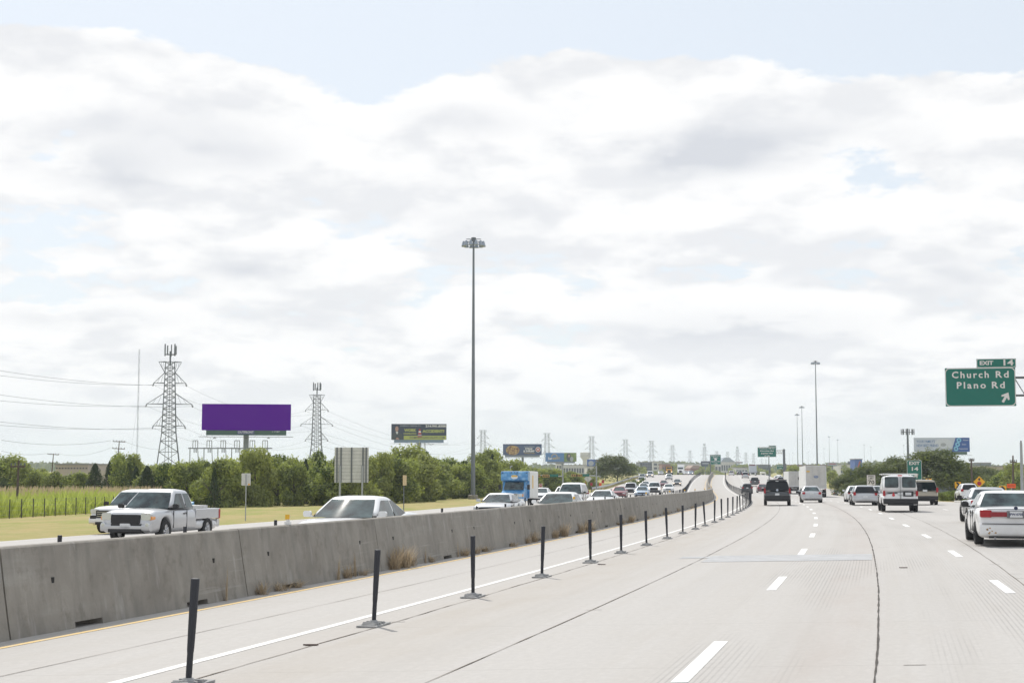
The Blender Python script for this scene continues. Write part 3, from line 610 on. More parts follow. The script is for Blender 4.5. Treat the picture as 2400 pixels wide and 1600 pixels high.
    pz = S.get('plate', (H * .56)); mb = MB(); mb.box((0, -h - .02 if style not in ('suv', 'van') else -h - .0, pz), (.32, .02, .16)); pl = mb.obj('license_plate', M_PLATE, root)
    return root
def put(name, style, paint, u, d, opp=False, **kw): return car(name, style, paint, at(u, d), d, opp, **kw)
OPP = 'vehicles coming the other way'; OUR = 'vehicles driving ahead'

# --- oncoming side, nearest first
t = put('pickup_truck', 'pickup', 'silver', 382, 51.0, True, label='silver four door pickup with black grille and boards sticking out of its bed', group=OPP, over=dict(H=1.80, grille=(.54, .17), hl=(.56, .92), hlz=(.43, .56), pillars=(.02,)))
mb = MB(); mb.box((-.25, -1.55, 1.13), (.9, 1.2, .16)); mb.obj('bed_load', mat('load_white', (.62, .62, .61), .7, var=.2), t)
mb = MB(); mb.prism([(-2.62, .95), (-1.6, 1.0), (-1.6, 1.10), (-2.62, 1.32)], 'x', .05, .75); mb.obj('folded_board', mat('load_blue', (.20, .42, .62), .5), t)
def bed(t, S, pm, load=None):
    L, W, H = S['L'], S['W'], S['H']; h = L / 2; hw = W / 2
    for sx in (-1, 1):
        mb = MB(); mb.rbox((sx * (hw - .075), -h * .625, H * .42 + .16), (.11, h * .74, .36), .03, 'y'); mb.obj('bed_side', pm, t)
        mb = MB(); mb.lathe([(.42, -.03), (.50, -.02), (.53, .02), (.50, .05), (.42, .05)], 16, 'x', (sx * (hw - .02), -.62 * h, .40)); 
    mb = MB(); mb.rbox((0, -h + .06, H * .42 + .16), (W * .93, .08, .36), .03, 'x'); mb.obj('tailgate', pm, t)
    mb = MB(); mb.box((0, -h * .625, H * .42 + .01), (W * .8, h * .70, .02)); mb.obj('bed_floor', M_TRIM, t)
bed(t, STYLE['pickup'], PAINT['silver'])
mb = MB(); mb.rbox((0, 2.70, .58), (.36, .05, .17), .02, 'y'); mb.obj('license_plate', M_PLATE, t); mb = MB(); mb.box((.30, 2.705, .60), (.42, .03, .10)); mb.box((-.40, 2.705, .60), (.38, .03, .10)); mb.obj('bumper_vent', M_TRIM, t)
for sx in (-1, 1):
    mb = MB(); mb.lathe([(.085, -.02), (.085, .03), (.06, .045)], 14, 'y', (sx * .80, 2.68, .62)); mb.obj('fog_light', M_LENS, t)
    mb = MB(); mb.rbox((sx * .86, 2.50, .84), (.13, .26, .12), .03, 'y'); mb.obj('turn_lamp', M_AMBER, t)
t = put('pickup_truck', 'pickup', 'white', 331, 61.5, True, label='white pickup with chrome grille bar and dark lower bumper beside the grass', group=OPP, over=dict(H=1.79, L=5.4, gbar=M_CHROME, grille=(.62, .17), hlz=(.46, .56)))
bed(t, STYLE['pickup'], PAINT['white'])
for sx in (-1, 1): mb = MB(); mb.rbox((sx * .72, 2.70, .66), (.26, .08, .16), .03, 'y'); mb.obj('bumper_corner_vent', M_TRIM, t)
mb = MB(); mb.rbox((0, 2.70, .50), (1.15, .08, .20), .03, 'y'); mb.obj('skid_plate', M_TRIM, t)
t = put('muscle_car', 'coupe', 'white', 838, 37.2, True, label='white two door muscle car with two hood slots, close behind the concrete barrier', group=OPP, over=dict(L=5.15, W=1.98, H=1.58, wr=.36, cab=(-.70, -.24, .08, .44, .66, .965, .88, .66)))
for sx in (-1, 1):
    mb = MB(); mb.box((sx * .42, 1.42, .985), (.34, .06, .02)); mb.obj('hood_slot', M_TRIM, t).rotation_euler = (-.06, 0, 0)
t = put('sports_car', 'coupe', 'silver', 1172, 75.5, True, label='silver two door sports car with black front grille and lit lamps', group=OPP, over=dict(grille=(.62, .16), pillars=(-.14,)))
put('sedan', 'sedan', 'white', 1313, 64.0, True, label='white sedan behind the barrier with a sticker on its windshield', group=OPP, over=dict(W=1.88))
put('sedan', 'coupe', 'white', 1413, 104, True, label='white low sedan with dark windshield between the posts and the barrier', group=OPP)
put('sport_utility', 'suv', 'white', 1341, 112, True, label='tall white sport utility vehicle with black mirrors, towering over the white sedan', group=OPP, over=dict(W=2.04, L=5.3, H=1.93))
put('sport_utility', 'cross', 'white', 1322, 138, True, label='white crossover half hidden behind the tall white sport utility vehicle', group=OPP, lod=1)
put('sedan', 'sedan', 'white', 1270, 152, True, label='white sedan beside the blue box truck, its left half hidden', group=OPP, lod=1)
put('sedan', 'sedan', 'red', 1452, 183, True, label='dark red sedan with lit headlamps, next to the dark sport utility vehicle', group=OPP, lod=1, lit=False)
put('sport_utility', 'suv', 'silver', 1478, 226, True, label='silver sport utility vehicle with black grille and bumper, right behind the red sedan', group=OPP, lod=1, over=dict(bumper=M_TRIM, grille=(.7, .2)), glass=M_TINT, lit=True)
put('sedan', 'sedan', 'steel', 1505, 188, True, label='pale blue sedan with headlamps shining, at the barrier', group=OPP, lod=1)
t = put('pickup_truck', 'pickup', 'white', 1534, 222, True, label='white pickup with a big dark grille guard', group=OPP, lod=1, over=dict(W=2.03, H=1.95, grille=(.6, .2), bumper=M_TRIM), lit=True); bed(t, STYLE['pickup'], PAINT['white'])
put('sedan', 'sedan', 'white', 1567, 252, True, label='white sedan in the lane beside the dense row of posts', group=OPP, lod=1)
put('sedan', 'sedan', 'maroon', 1555, 312, True, label='maroon sedan half hidden behind the white pickup with grille guard', group=OPP, lod=1)
put('sedan', 'sedan', 'silver', 1508, 262, True, label='silver sedan just behind the pale blue sedan', group=OPP, lod=1)
put('sedan', 'sedan', 'white', 1513, 300, True, label='white sedan with a dark windshield on the lower slope', group=OPP, lod=1)
put('sport_utility', 'cross', 'white', 1504, 350, True, label='white crossover with amber lamps near the guard rail', group=OPP, lod=1, lit=True)
put('sport_utility', 'cross', 'grey', 1505, 392, True, label='grey crossover at the guard rail behind the white one', group=OPP, lod=1)
put('pickup_truck', 'suv', 'silver', 1524, 432, True, label='silver sport utility vehicle with one bright headlamp on the crest', group=OPP, lod=1, lit=True)
put('sedan', 'sedan', 'silver', 1549, 500, True, label='pale sedan on the crest beside the yellow dump truck', group=OPP, lod=1)
put('sport_utility', 'cross', 'silver', 1568, 392, True, label='silver crossover running down the slope below the dump truck', group=OPP, lod=1)
put('sedan', 'sedan', 'grey', 1587, 326, True, label='grey sedan with amber lamps beside the curving row of posts', group=OPP, lod=1, lit=True)
put('sedan', 'sedan', 'white', 1608, 532, True, label='white sedan on the crest beside the white semi truck', group=OPP, lod=1)
put('sedan', 'sedan', 'steel', 1619, 515, True, label='bluish sedan with a glaring headlamp at the head of the posts', group=OPP, lod=1, lit=True)
# --- our side, seen from behind
t = put('sedan', 'sedan', 'white', 2356, 41.5, label='white old sedan with rusty rear bumper and wide red light bar across its trunk', group=OUR, over=dict(L=5.4, W=1.99, H=1.48, rw=(.08, .94), rwe=.08, rbh=.34, cab=(-.60, -.34, .05, .42, .66, .965, .93, .70), tl=(.62, .92, .52, .65), plate=.85, top=[(-1, .48), (-.985, .62), (-.96, .70), (-.6, .715), (-.3, .685), (.35, .67), (.47, .66), (.8, .60), (.94, .54), (.985, .46), (1, .38)], mirror=M_TRIM))
h = 2.7
mb = MB(); mb.rbox((0, -h - .005, .85), (1.30, .10, .125), .02, 'y'); mb.obj('light_bar', M_REDD, t); mb = MB(); mb.rbox((0, -h - .02, .85), (.46, .10, .19), .02, 'y'); lp = mb.obj('plate_recess', mat('plate_recess', (.16, .16, .17), .5), t)
mb = MB(); mb.box((0, -h - .085, .85), (.32, .012, .16)); mb.obj('license_plate', M_PLATE, t); text('plate_text', 'JFW-0705', .085, M_INK, t, (0, -h - .093, .85), bold=.003, ext=.001)
mb = MB(); mb.lathe([(.02, 0), (.05, .0), (.05, .03), (.02, .035)], 12, 'y', (0, -h - .06, 1.015)); mb.obj('trunk_emblem', mat('emblem_blue', (.03, .04, .08), .4, .5), t)
mb = MB(); mb.box((0, -h + .0, .985), (1.45, .03, .012)); mb.obj('trunk_seam', M_SEAM, t); mb = MB(); mb.box((0, -h - .075, .60), (1.75, .02, .02)); mb.obj('bumper_strip', M_TRIM, t)
M_RUST = mat('rust', (.36, .22, .10), .9, var=.5, vscale=25)
rn = random.Random(9)
for k in range(7):
    mb = MB(); x0 = -.62 + rn.uniform(-.14, .16); zz0 = rn.uniform(.34, .52); n = 7; pts = [(x0 + rn.uniform(.01, .05) * math.cos(i * 6.283 / n), zz0 + rn.uniform(.008, .035) * math.sin(i * 6.283 / n)) for i in range(n)]
    mb.prism(pts, 'y', -h - .074, -h - .071); mb.obj('rust_patch', M_RUST, t)
for x in (-.55, .5):
    mb = MB(); mb.tube((x, -2.5, .24), (x, -2.78, .22), .03, n=8); mb.obj('exhaust_pipe', M_STEEL, t)
put('sedan', 'sedan', 'silver', 2310, 60.4, label='silver sedan with a black antenna knob just ahead of the rusty white sedan', group=OUR, over=dict(mirror=M_TRIM))
t = put('cargo_van', 'van', 'white', 2103, 84.2, label='white cargo van with roof rack, two rear windows and a red round emblem', group=OUR, over=dict(no_rear=True, rbumper=M_TRIM, rbh=.30, plate=1.02, tl=(.82, .955, .43, .57), clear=.36), rims='s')
h = 2.7
for sx in (-1, 1):
    mb = MB(); mb.rbox((sx * .47, -h * .975 + .01, 1.52), (.74, .10, .60), .07, 'y'); rd = mb.obj('rear_door_window', M_GLASS, t); rd.rotation_euler = (-.055, 0, 0); rd.location = (0, -.09, .0)
    mb = MB(); mb.box((sx * .02, -h - .012, 1.28), (.012, .02, 1.35)); mb.obj('door_gap', M_SEAM, t)
    mb = MB(); mb.box((sx * .95, -h + .03, 1.7), (.012, .03, .9)); mb.obj('door_hinge_line', M_SEAM, t)
    mb = MB(); mb.tube((sx * .82, -2.35, 2.11), (sx * .82, 1.0, 2.11), .022, n=6); mb.tube((sx * .82, -2.2, 2.06), (sx * .82, -2.2, 2.11), .018, n=6); mb.tube((sx * .82, .8, 2.06), (sx * .82, .8, 2.11), .018, n=6); mb.obj('rack_rail', M_REFW, t)
for yy in (-2.3, -1.2, -.1, .9): mb = MB(); mb.tube((-.95, yy, 2.13), (.95, yy, 2.13), .022, n=6); mb.obj('rack_bar', M_REFW, t)
mb = MB(); mb.lathe([(.02, 0), (.08, 0), (.08, .015), (.02, .02)], 16, 'y', (-.38, -h - .035, .95)); mb.obj('round_emblem', mat('emblem_red', (.55, .04, .05), .4), t)
mb = MB(); mb.prism([(-.05, 1.03), (.05, 1.03), (0, 1.13)], 'y', -h - .03, -h - .022); o = mb.obj('emblem_flame', MATS['emblem_red'], t); o.location = (-.38, 0, 0)
mb = MB(); mb.rbox((.42, -h - .0, 1.02), (.56, .06, .28), .03, 'y'); mb.obj('plate_recess', M_TRIM, t); mb = MB(); mb.box((.42, -h - .04, 1.02), (.32, .012, .15)); mb.obj('license_plate', M_PLATE, t)
mb = MB(); mb.rbox((0, -h + .13, 2.04), (.24, .05, .05), .015, 'y'); mb.obj('brake_lamp', mat('brake_lamp', (.7, .1, .12), .3), t)
t = put('sport_utility', 'suv', 'tan', 2160, 108.6, label='tan sport utility vehicle with dark rear glass beside the white cargo van', group=OUR, over=dict(rbumper=M_TRIM, tl=(.80, .96, .50, .68), rw=(.06, .86), rwe=.05))
put('sport_utility', 'cross', 'white', 2265, 142, label='white crossover with a black rear window on the exit ramp', group=OUR, lod=1)
t = put('station_wagon', 'suv', 'silver', 2023, 109.5, label='silver station wagon with low dark rear window and plate in its bumper', group=OUR, over=dict(L=5.0, W=1.88, H=1.48, clear=.2, wr=.35, cab=(-.96, -.78, .06, .44, .60, .965, .94, .70), tl=(.72, .92, .50, .66), top=[(-1, .46), (-.99, .56), (-.96, .62), (-.5, .62), (.4, .63), (.5, .63), (.84, .58), (.95, .52), (.985, .44), (1, .36)], plate=.62, cat='car'))
put('sedan', 'sedan', 'white', 2004, 133, label='white sedan partly hidden by the silver station wagon', group=OUR, lod=1)
put('sedan', 'sedan', 'silver', 2060, 134, label='silver sedan squeezed between the station wagon and the cargo van', group=OUR, lod=1)
t = put('sedan', 'sedan', 'silver', 1900, 130.5, label='silver sedan with dark red tail lamps behind the white box trailer', group=OUR, over=dict(H=1.48, W=1.86))
t = put('sport_utility', 'suv', 'darkgrey', 1821, 113.6, label='dark grey full size sport utility vehicle with black bumper and roof spoiler', group=OUR, over=dict(W=2.02, H=1.98, L=5.25, clear=.33, wr=.40, rbumper=M_TRIM, rbh=.38, rw=(.10, .95), rwe=.03, plate=.86, tl=(.86, .985, .47, .66)), glass=M_TINT)
mb = MB(); mb.rbox((0, -2.50, 1.95), (1.5, .30, .06), .02, 'y'); mb.obj('roof_spoiler', M_TRIM, t); mb = MB(); mb.lathe([(.02, 0), (.09, 0), (.09, .02), (.02, .02)], 12, 'y', (0, -2.66, 1.18)); mb.obj('oval_emblem', mat('emblem_pale', (.45, .5, .58), .3, .5), t)
mb = MB(); mb.box((0, -2.55, 1.86), (.22, .02, .06)); mb.obj('brake_lamp', M_PLATE, t); mb = MB(); mb.rbox((0, -2.62, 1.32), (.32, .06, .07), .02, 'y'); mb.obj('hatch_handle', M_TRIM, t)
put('sport_utility', 'cross', 'black', 1750.5, 237, label='black crossover with red tail lamps behind the row of posts', group=OUR, lod=1)
t = put('pickup_truck', 'pickup', 'darkgrey', 1769, 322, label='dark grey pickup climbing the slope', group=OUR, lod=1, over=dict(W=2.0, H=1.95), glass=M_TINT); bed(t, STYLE['pickup'], PAINT['darkgrey'])
put('sedan', 'sedan', 'maroon', 1786, 248, label='dark maroon sedan half hidden by the dark grey sport utility vehicle', group=OUR, lod=1)
put('sport_utility', 'suv', 'silver', 1747, 416, label='silver sport utility vehicle just below the crest', group=OUR, lod=1)
put('sedan', 'cross', 'white', 1714.5, 478, label='white car on the crest next to the head of the posts', group=OUR, lod=1)
put('sedan', 'sedan', 'black', 1733.5, 492, label='black sedan on the crest beside the tall box truck', group=OUR, lod=1)
for k, (u, d, pc) in enumerate(((1822, 372, 'white'), (1829, 352, 'silver'), (1834, 392, 'white'), (1826, 420, 'white'))):
    put('sedan', 'cross' if k % 2 else 'sedan', pc, u, d, label='pale car in the queue on the side road by the sign mast', group='cars queued on the side road', lod=1)
put('sedan', 'sedan', 'black', 1961, 282, label='black sedan on the low side road beside the grass wedge', group=OUR, lod=1)
put('sedan', 'sedan', 'silver', 1978, 268, label='silver sedan on the low side road ahead of the black one', group=OUR, lod=1)
# --- trucks
def place(name, u, d, opp, label, cat, group, yaw=0.0):
    X = at(u, d); th = math.atan(dC(d)); sl = (surf(X, d + 3) - surf(X, d - 3)) / 6
    return tag(empty(name, (X, d, surf(X, d) + .005), -th + yaw + (math.pi if opp else 0), math.atan(sl) * (-1 if opp else 1)), label, cat, group)
def part(root, name, m, fn, **kw): mb = MB(); fn(mb); return mb.obj(name, m, root, **kw)
def text_on_back(root, body, size, m, loc, width=None): return text('lettering', body, size, m, root, loc, width=width, bold=.004)
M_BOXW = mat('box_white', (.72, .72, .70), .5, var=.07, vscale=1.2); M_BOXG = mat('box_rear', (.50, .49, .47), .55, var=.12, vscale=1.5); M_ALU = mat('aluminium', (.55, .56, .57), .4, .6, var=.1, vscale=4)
def trailer(name, u, d, label, Lt, Wd, Ht, zf, rear=True):
    t = place(name, u, d, False, label, 'truck', OUR); hy = Lt
    part(t, 'cargo_box', M_BOXW, lambda m: m.box((0, hy / 2, (zf + Ht) / 2), (Wd, hy, Ht - zf)))
    for sx in (-1, 1):
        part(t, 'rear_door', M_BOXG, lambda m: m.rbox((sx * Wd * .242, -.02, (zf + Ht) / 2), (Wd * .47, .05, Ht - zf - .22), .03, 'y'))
        part(t, 'door_post', M_ALU, lambda m: m.box((sx * (Wd / 2 - .05), -.03, (zf + Ht) / 2), (.10, .08, Ht - zf)))
        part(t, 'lock_rod', M_ALU, lambda m: m.tube((sx * Wd * .16, -.07, zf + .1), (sx * Wd * .16, -.07, Ht - .15), .02, n=6))
        part(t, 'marker_lamp', M_RED, lambda m: m.box((sx * (Wd / 2 - .18), -.06, zf - .12), (.18, .05, .10)))
        for yy in (.9, 2.15): wheel(t, sx * (Wd / 2 - .22), yy, .50, .42, 's')
    part(t, 'door_header', M_ALU, lambda m: m.box((0, -.03, Ht - .05), (Wd, .08, .12))); part(t, 'door_sill', M_ALU, lambda m: m.box((0, -.04, zf + .02), (Wd, .12, .16)))
    part(t, 'underride_guard', M_STEEL, lambda m: (m.box((0, -.02, .52), (Wd * .88, .10, .12)), m.box((-.5, 0, .78), (.08, .08, .5)), m.box((.5, 0, .78), (.08, .08, .5))))
    part(t, 'chassis', M_TRIM, lambda m: (m.box((0, hy / 2, zf - .14), (.9, hy, .22)), m.box((0, 1.5, .6), (Wd * .5, 1.6, .3))))
    part(t, 'tractor_cab', M_BOXW, lambda m: m.rbox((0, hy + 2.2, 2.1), (2.4, 2.2, 2.9), .25, 'x'))
    for sx in (-1, 1):
        for yy in (hy - 1.2, hy + .1, hy + 3.6): wheel(t, sx * (Wd / 2 - .25), yy, .50, .40, 's', 1)
    return t
t = trailer('semi_trailer', 1913, 187, 'white box trailer with a yellow label and an oval mark on its rear doors', 14.0, 2.6, 4.05, 1.15)
M_YLAB = mat('yellow_label', (.72, .45, .06), .5); M_BLUEINK = mat('blue_ink', (.12, .17, .30), .5)
part(t, 'yellow_label', M_YLAB, lambda m: m.box((-1.0, -.075, 3.30), (.42, .012, .16)))
part(t, 'oval_mark', M_BLUEINK, lambda m: m.prism([(.30 * math.cos(i * .3927), 2.62 + .17 * math.sin(i * .3927)) for i in range(16)], 'y', -.082, -.075)); text('mark_text', 'XTRA', .17, M_REFW, t, (0, -.088, 2.62), width=.42, ext=.002)
text('small_text', 'TRAILER', .12, M_BLUEINK, t, (-.85, -.088, 1.45), width=.5, ext=.002)
t = trailer('semi_trailer', 1868, 228, 'pale box trailer with a round black mark, ahead of the yellow labelled trailer', 12.0, 2.55, 3.55, 1.2)
part(t, 'round_mark', M_TRIM, lambda m: m.prism([(.50 + .35 * math.cos(i * .3927), 2.45 + .35 * math.sin(i * .3927)) for i in range(16)], 'y', -.10, -.09))
# blue delivery box truck, front view
t = place('box_truck', 1213, 124, True, 'blue printed delivery box truck with an oval badge above the cab', 'truck', OPP)
g = SN('blue_wrap'); co = g.n('ShaderNodeTexCoord').outputs['Object']; n = g.noise(co, 1.9, 5, .7); v_ = g.n('ShaderNodeTexVoronoi'); g.t.links.new(co, v_.inputs[0]); v_.inputs['Scale'].default_value = 2.2
c = g.mix(g.rng(n, .35, .65), (.03, .17, .42, 1), (.12, .38, .68, 1)); c = g.mix(g.rng(v_.outputs['Distance'], .05, .45, .5, 0), c, (.50, .68, .82, 1)); g.put(c, g.b.inputs['Base Color']); g.b.inputs['Roughness'].default_value = .35; g.b.inputs['Coat Weight'].default_value = .4; M_WRAP = g.m
part(t, 'cargo_box', M_BOXW, lambda m: m.rbox((0, -1.6, 1.80), (2.34, 4.6, 2.30), .08, 'y'))
part(t, 'box_front', M_WRAP, lambda m: (m.box((0, .72, 1.80), (2.30, .04, 2.22)), m.rbox((0, 1.15, 2.52), (2.30, .90, .80), .12, 'x')))
part(t, 'cab', M_WRAP, lambda m: m.loft([[(-.98, .75, .5), (.98, .75, .5), (.98, .75, 2.1), (-.98, .75, 2.1)], [(-.98, 1.5, .5), (.98, 1.5, .5), (.90, 1.35, 2.1), (-.90, 1.35, 2.1)], [(-.98, 2.05, .5), (.98, 2.05, .5), (.96, 2.0, 1.32), (-.96, 2.0, 1.32)], [(-.95, 2.7, .5), (.95, 2.7, .5), (.92, 2.68, 1.15), (-.92, 2.68, 1.15)]]))
part(t, 'windshield', M_GLASS, lambda m: m.add([(-.84, 2.0, 1.36), (.84, 2.0, 1.36), (.80, 1.46, 2.02), (-.80, 1.46, 2.02)], [(0, 1, 2, 3)])); bpy.data.objects[t.children[-1].name].location = (0, .03, .02)
part(t, 'grille', M_CHROME, lambda m: m.rbox((0, 2.72, .92), (.95, .06, .30), .03, 'y')); part(t, 'grille_slots', M_TRIM, lambda m: [m.box((0, 2.76, .83 + k * .09), (.85, .02, .05)) for k in range(3)])
part(t, 'front_bumper', M_CHROME, lambda m: m.rbox((0, 2.74, .55), (1.95, .16, .22), .05, 'x'))
for sx in (-1, 1):
    part(t, 'headlight', M_LENS, lambda m: m.rbox((sx * .68, 2.71, .92), (.34, .06, .26), .03, 'y')); part(t, 'turn_lamp', M_AMBER, lambda m: m.box((sx * .90, 2.70, .92), (.08, .06, .22)))
    part(t, 'side_mirror', M_TRIM, lambda m: (m.rbox((sx * 1.22, 1.75, 1.60), (.22, .10, .42), .04, 'y'), m.box((sx * 1.05, 1.75, 1.55), (.24, .04, .04))))
    for yy in (2.0, -2.2): wheel(t, sx * .86, yy, .38, .26, 's')
    part(t, 'corner_lamp', M_TRIM, lambda m: m.box((sx * 1.02, 1.61, 2.80), (.10, .04, .06)))
for x in (-.25, 0, .25): part(t, 'roof_lamp', M_TRIM, lambda m: m.box((x, 1.61, 2.82), (.09, .04, .07)))
part(t, 'oval_badge', M_REFW, lambda m: m.prism([(.30 * math.cos(i * .3927), 2.45 + .17 * math.sin(i * .3927)) for i in range(16)], 'y', 1.60, 1.63)); part(t, 'badge_band', M_YLAB, lambda m: m.rbox((0, 1.64, 2.53), (.5, .03, .12), .05, 'y')); part(t, 'chassis', M_TRIM, lambda m: m.box((0, -.6, .52), (1.2, 5.6, .2)))
part(t, 'mud_guard', M_TRIM, lambda m: (m.box((-.85, -1.55, .45), (.5, .03, .4)), m.box((.85, -1.55, .45), (.5, .03, .4)))); part(t, 'side_print', M_YLAB, lambda m: m.add([(-1.176, -1.2, 1.5), (-1.176, -.6, 1.5), (-1.176, -.6, 2.6), (-1.176, -1.2, 2.6)], [(0, 1, 2, 3)]))
# yellow dump truck, white semi tractor, tall box truck on the crest, far camper
t = place('dump_truck', 1569, 530, True, 'yellow dump truck with a dark hopper and lit lamps on the crest', 'truck', OPP)
part(t, 'hopper', M_TRIM, lambda m: m.prism([(-1.25, 1.5), (1.25, 1.5), (1.4, 3.1), (-1.4, 3.1)], 'y', -3.2, .6)); part(t, 'hood', PAINT['yellow'], lambda m: m.rbox((0, 2.0, 1.45), (1.7, 1.5, 1.0), .2, 'y')); part(t, 'cab', PAINT['yellow'], lambda m: m.rbox((0, .9, 2.0), (2.1, 1.2, 1.9), .15, 'y'))
part(t, 'windshield', M_GLASS, lambda m: m.box((0, 1.52, 2.45), (1.75, .04, .6))); part(t, 'grille', M_TRIM, lambda m: m.rbox((0, 2.77, 1.35), (1.0, .06, .8), .2, 'y')); part(t, 'bumper', M_TRIM, lambda m: m.box((0, 2.85, .65), (2.4, .2, .35)))
for sx in (-1, 1):
    part(t, 'headlight', M_LIT, lambda m: m.rbox((sx * .95, 2.72, 1.05), (.3, .12, .25), .05, 'y'))
    for yy in (2.1, -1.2, -2.5): wheel(t, sx * 1.0, yy, .52, .4, 's', 1)
t = place('semi_truck', 1595.5, 556, True, 'white semi tractor with a tall roof fairing on the crest', 'truck', OPP)
part(t, 'cab', PAINT['white'], lambda m: m.loft([[(-1.2, -1, .9), (1.2, -1, .9), (1.2, -1, 3.8), (-1.2, -1, 3.8)], [(-1.2, .6, .9), (1.2, .6, .9), (1.1, .2, 3.7), (-1.1, .2, 3.7)], [(-1.15, 1.2, .9), (1.15, 1.2, .9), (1.05, 1.0, 2.1), (-1.05, 1.0, 2.1)], [(-1.0, 2.6, .7), (1.0, 2.6, .7), (.8, 2.5, 1.7), (-.8, 2.5, 1.7)]]))
part(t, 'windshield', M_GLASS, lambda m: m.add([(-1.0, 1.02, 2.15), (1.0, 1.02, 2.15), (1.0, .72, 2.85), (-1.0, .72, 2.85)], [(0, 1, 2, 3)])); part(t, 'grille', M_TRIM, lambda m: m.rbox((0, 2.62, 1.25), (1.0, .06, .9), .1, 'y')); part(t, 'cargo_box', M_BOXW, lambda m: m.box((0, -8.5, 2.6), (2.5, 13.5, 2.8)))
for sx in (-1, 1):
    part(t, 'headlight', M_LENS, lambda m: m.rbox((sx * .85, 2.55, 1.1), (.35, .1, .25), .05, 'y'))
    for yy in (1.9, -2.0, -3.3): wheel(t, sx * 1.0, yy, .52, .4, 's', 1)
t = place('box_truck', 1765, 482, False, 'tall pale box truck with a dark red band at its top on the crest', 'truck', OUR)
part(t, 'cargo_box', mat('box_blue', (.48, .51, .56), .5), lambda m: m.rbox((0, 3, 2.2), (2.5, 6.5, 2.6), .1, 'y')); part(t, 'red_band', PAINT['maroon'], lambda m: m.box((-.2, -.28, 3.35), (1.9, .06, .32))); part(t, 'tail_frame', M_TRIM, lambda m: m.box((0, -.1, .75), (2.3, .4, .4)))
for sx in (-1, 1):
    part(t, 'mud_flap', M_REFW, lambda m: m.box((sx * .8, -.34, .55), (.5, .03, .5)))
    for yy in (.9, 5.6): wheel(t, sx * 1.0, yy, .5, .4, 's', 1)
t = place('camper', 1789, 690, False, 'small pale camper far beyond the crest', 'truck', OUR)
part(t, 'body', M_BOXW, lambda m: m.rbox((0, 3, 2.1), (2.5, 7, 2.9), .3, 'y')); part(t, 'rear_window', M_TINT, lambda m: m.box((0, -.52, 2.4), (1.4, .05, .7)))
for sx in (-1, 1): wheel(t, sx * 1.0, 1.4, .45, .35, 's', 1)
# ------------------------------------------------------------------ vegetation
def leaf_mat(name, c1, c2, c3, trans=.38, tint=(1.25, 1.3, .55, 1)):
    g = SN(name); t = g.t; at_ = g.n('ShaderNodeAttribute', attribute_name='tone'); oi = g.n('ShaderNodeObjectInfo'); co = g.n('ShaderNodeTexCoord').outputs['Object']
    c = g.mix(at_.outputs['Fac'], c1, c2); c = g.mix(g.math('MULTIPLY', oi.outputs['Random'], .7), c, c3)
    b = g.b; g.put(c, b.inputs['Base Color']); b.inputs['Roughness'].default_value = .62; b.inputs['Specular IOR Level'].default_value = .28
    tr = g.n('ShaderNodeBsdfTranslucent'); g.put(g.mix(1.0, c, tint, 'MULTIPLY'), tr.inputs[0]); mx = g.n('ShaderNodeMixShader'); mx.inputs[0].default_value = trans
    t.links.new(b.outputs[0], mx.inputs[1]); t.links.new(tr.outputs[0], mx.inputs[2]); t.links.new(mx.outputs[0], t.nodes['Material Output'].inputs[0]); return g.m
M_LEAF = leaf_mat('leaf_green', (.055, .092, .036, 1), (.42, .47, .16, 1), (.33, .35, .14, 1), .42); M_CEDAR = leaf_mat('cedar_green', (.030, .050, .022, 1), (.055, .080, .032, 1), (.05, .075, .03, 1), .22)
M_OAK = leaf_mat('oak_green', (.055, .085, .032, 1), (.17, .20, .065, 1), (.13, .15, .055, 1), .36); M_SHRUB = leaf_mat('shrub_green', (.10, .15, .03, 1), (.20, .25, .06, 1), (.22, .24, .08, 1), .42)
M_TALL = leaf_mat('tall_grass', (.30, .36, .13, 1), (.47, .51, .22, 1), (.40, .44, .16, 1), .5); M_DRY = leaf_mat('dry_grass', (.36, .28, .19, 1), (.62, .52, .38, 1), (.46, .37, .26, 1), .35, (1, .95, .85, 1))
M_BARK = mat('bark', (.10, .08, .06), .9, var=.3, vscale=8, bump=.5, bscale=20)
def leaves(pts, rn, size, m, name):
    vs, fs, tone = [], [], []
    for p, nrm, s, tn in pts:
        n = (nrm + Vector((rn.gauss(0, .36), rn.gauss(0, .36), rn.gauss(0, .36)))).normalized(); u = n.cross(Vector((rn.gauss(0, 1), rn.gauss(0, 1), rn.gauss(0, 1)))).normalized(); w = n.cross(u)
        L = size * s * rn.uniform(.7, 1.3); k = len(vs); b = n * L * .18
        vs += [tuple(p - u * L), tuple(p - w * L * .55 + b), tuple(p + u * L), tuple(p + w * L * .55 + b)]; fs.append((k, k + 1, k + 2, k + 3)); tone.append(max(0, min(1, tn)))
    me = bpy.data.meshes.new(name); me.from_pydata(vs, [], fs); me.update(); me.materials.append(m)
    a = me.attributes.new('tone', 'FLOAT', 'FACE'); a.data.foreach_set('value', tone); return me
def rdir(rn):
    while True:
        v = Vector((rn.uniform(-1, 1), rn.uniform(-1, 1), rn.uniform(-1, 1)))
        if .05 < v.length < 1: return v.normalized()
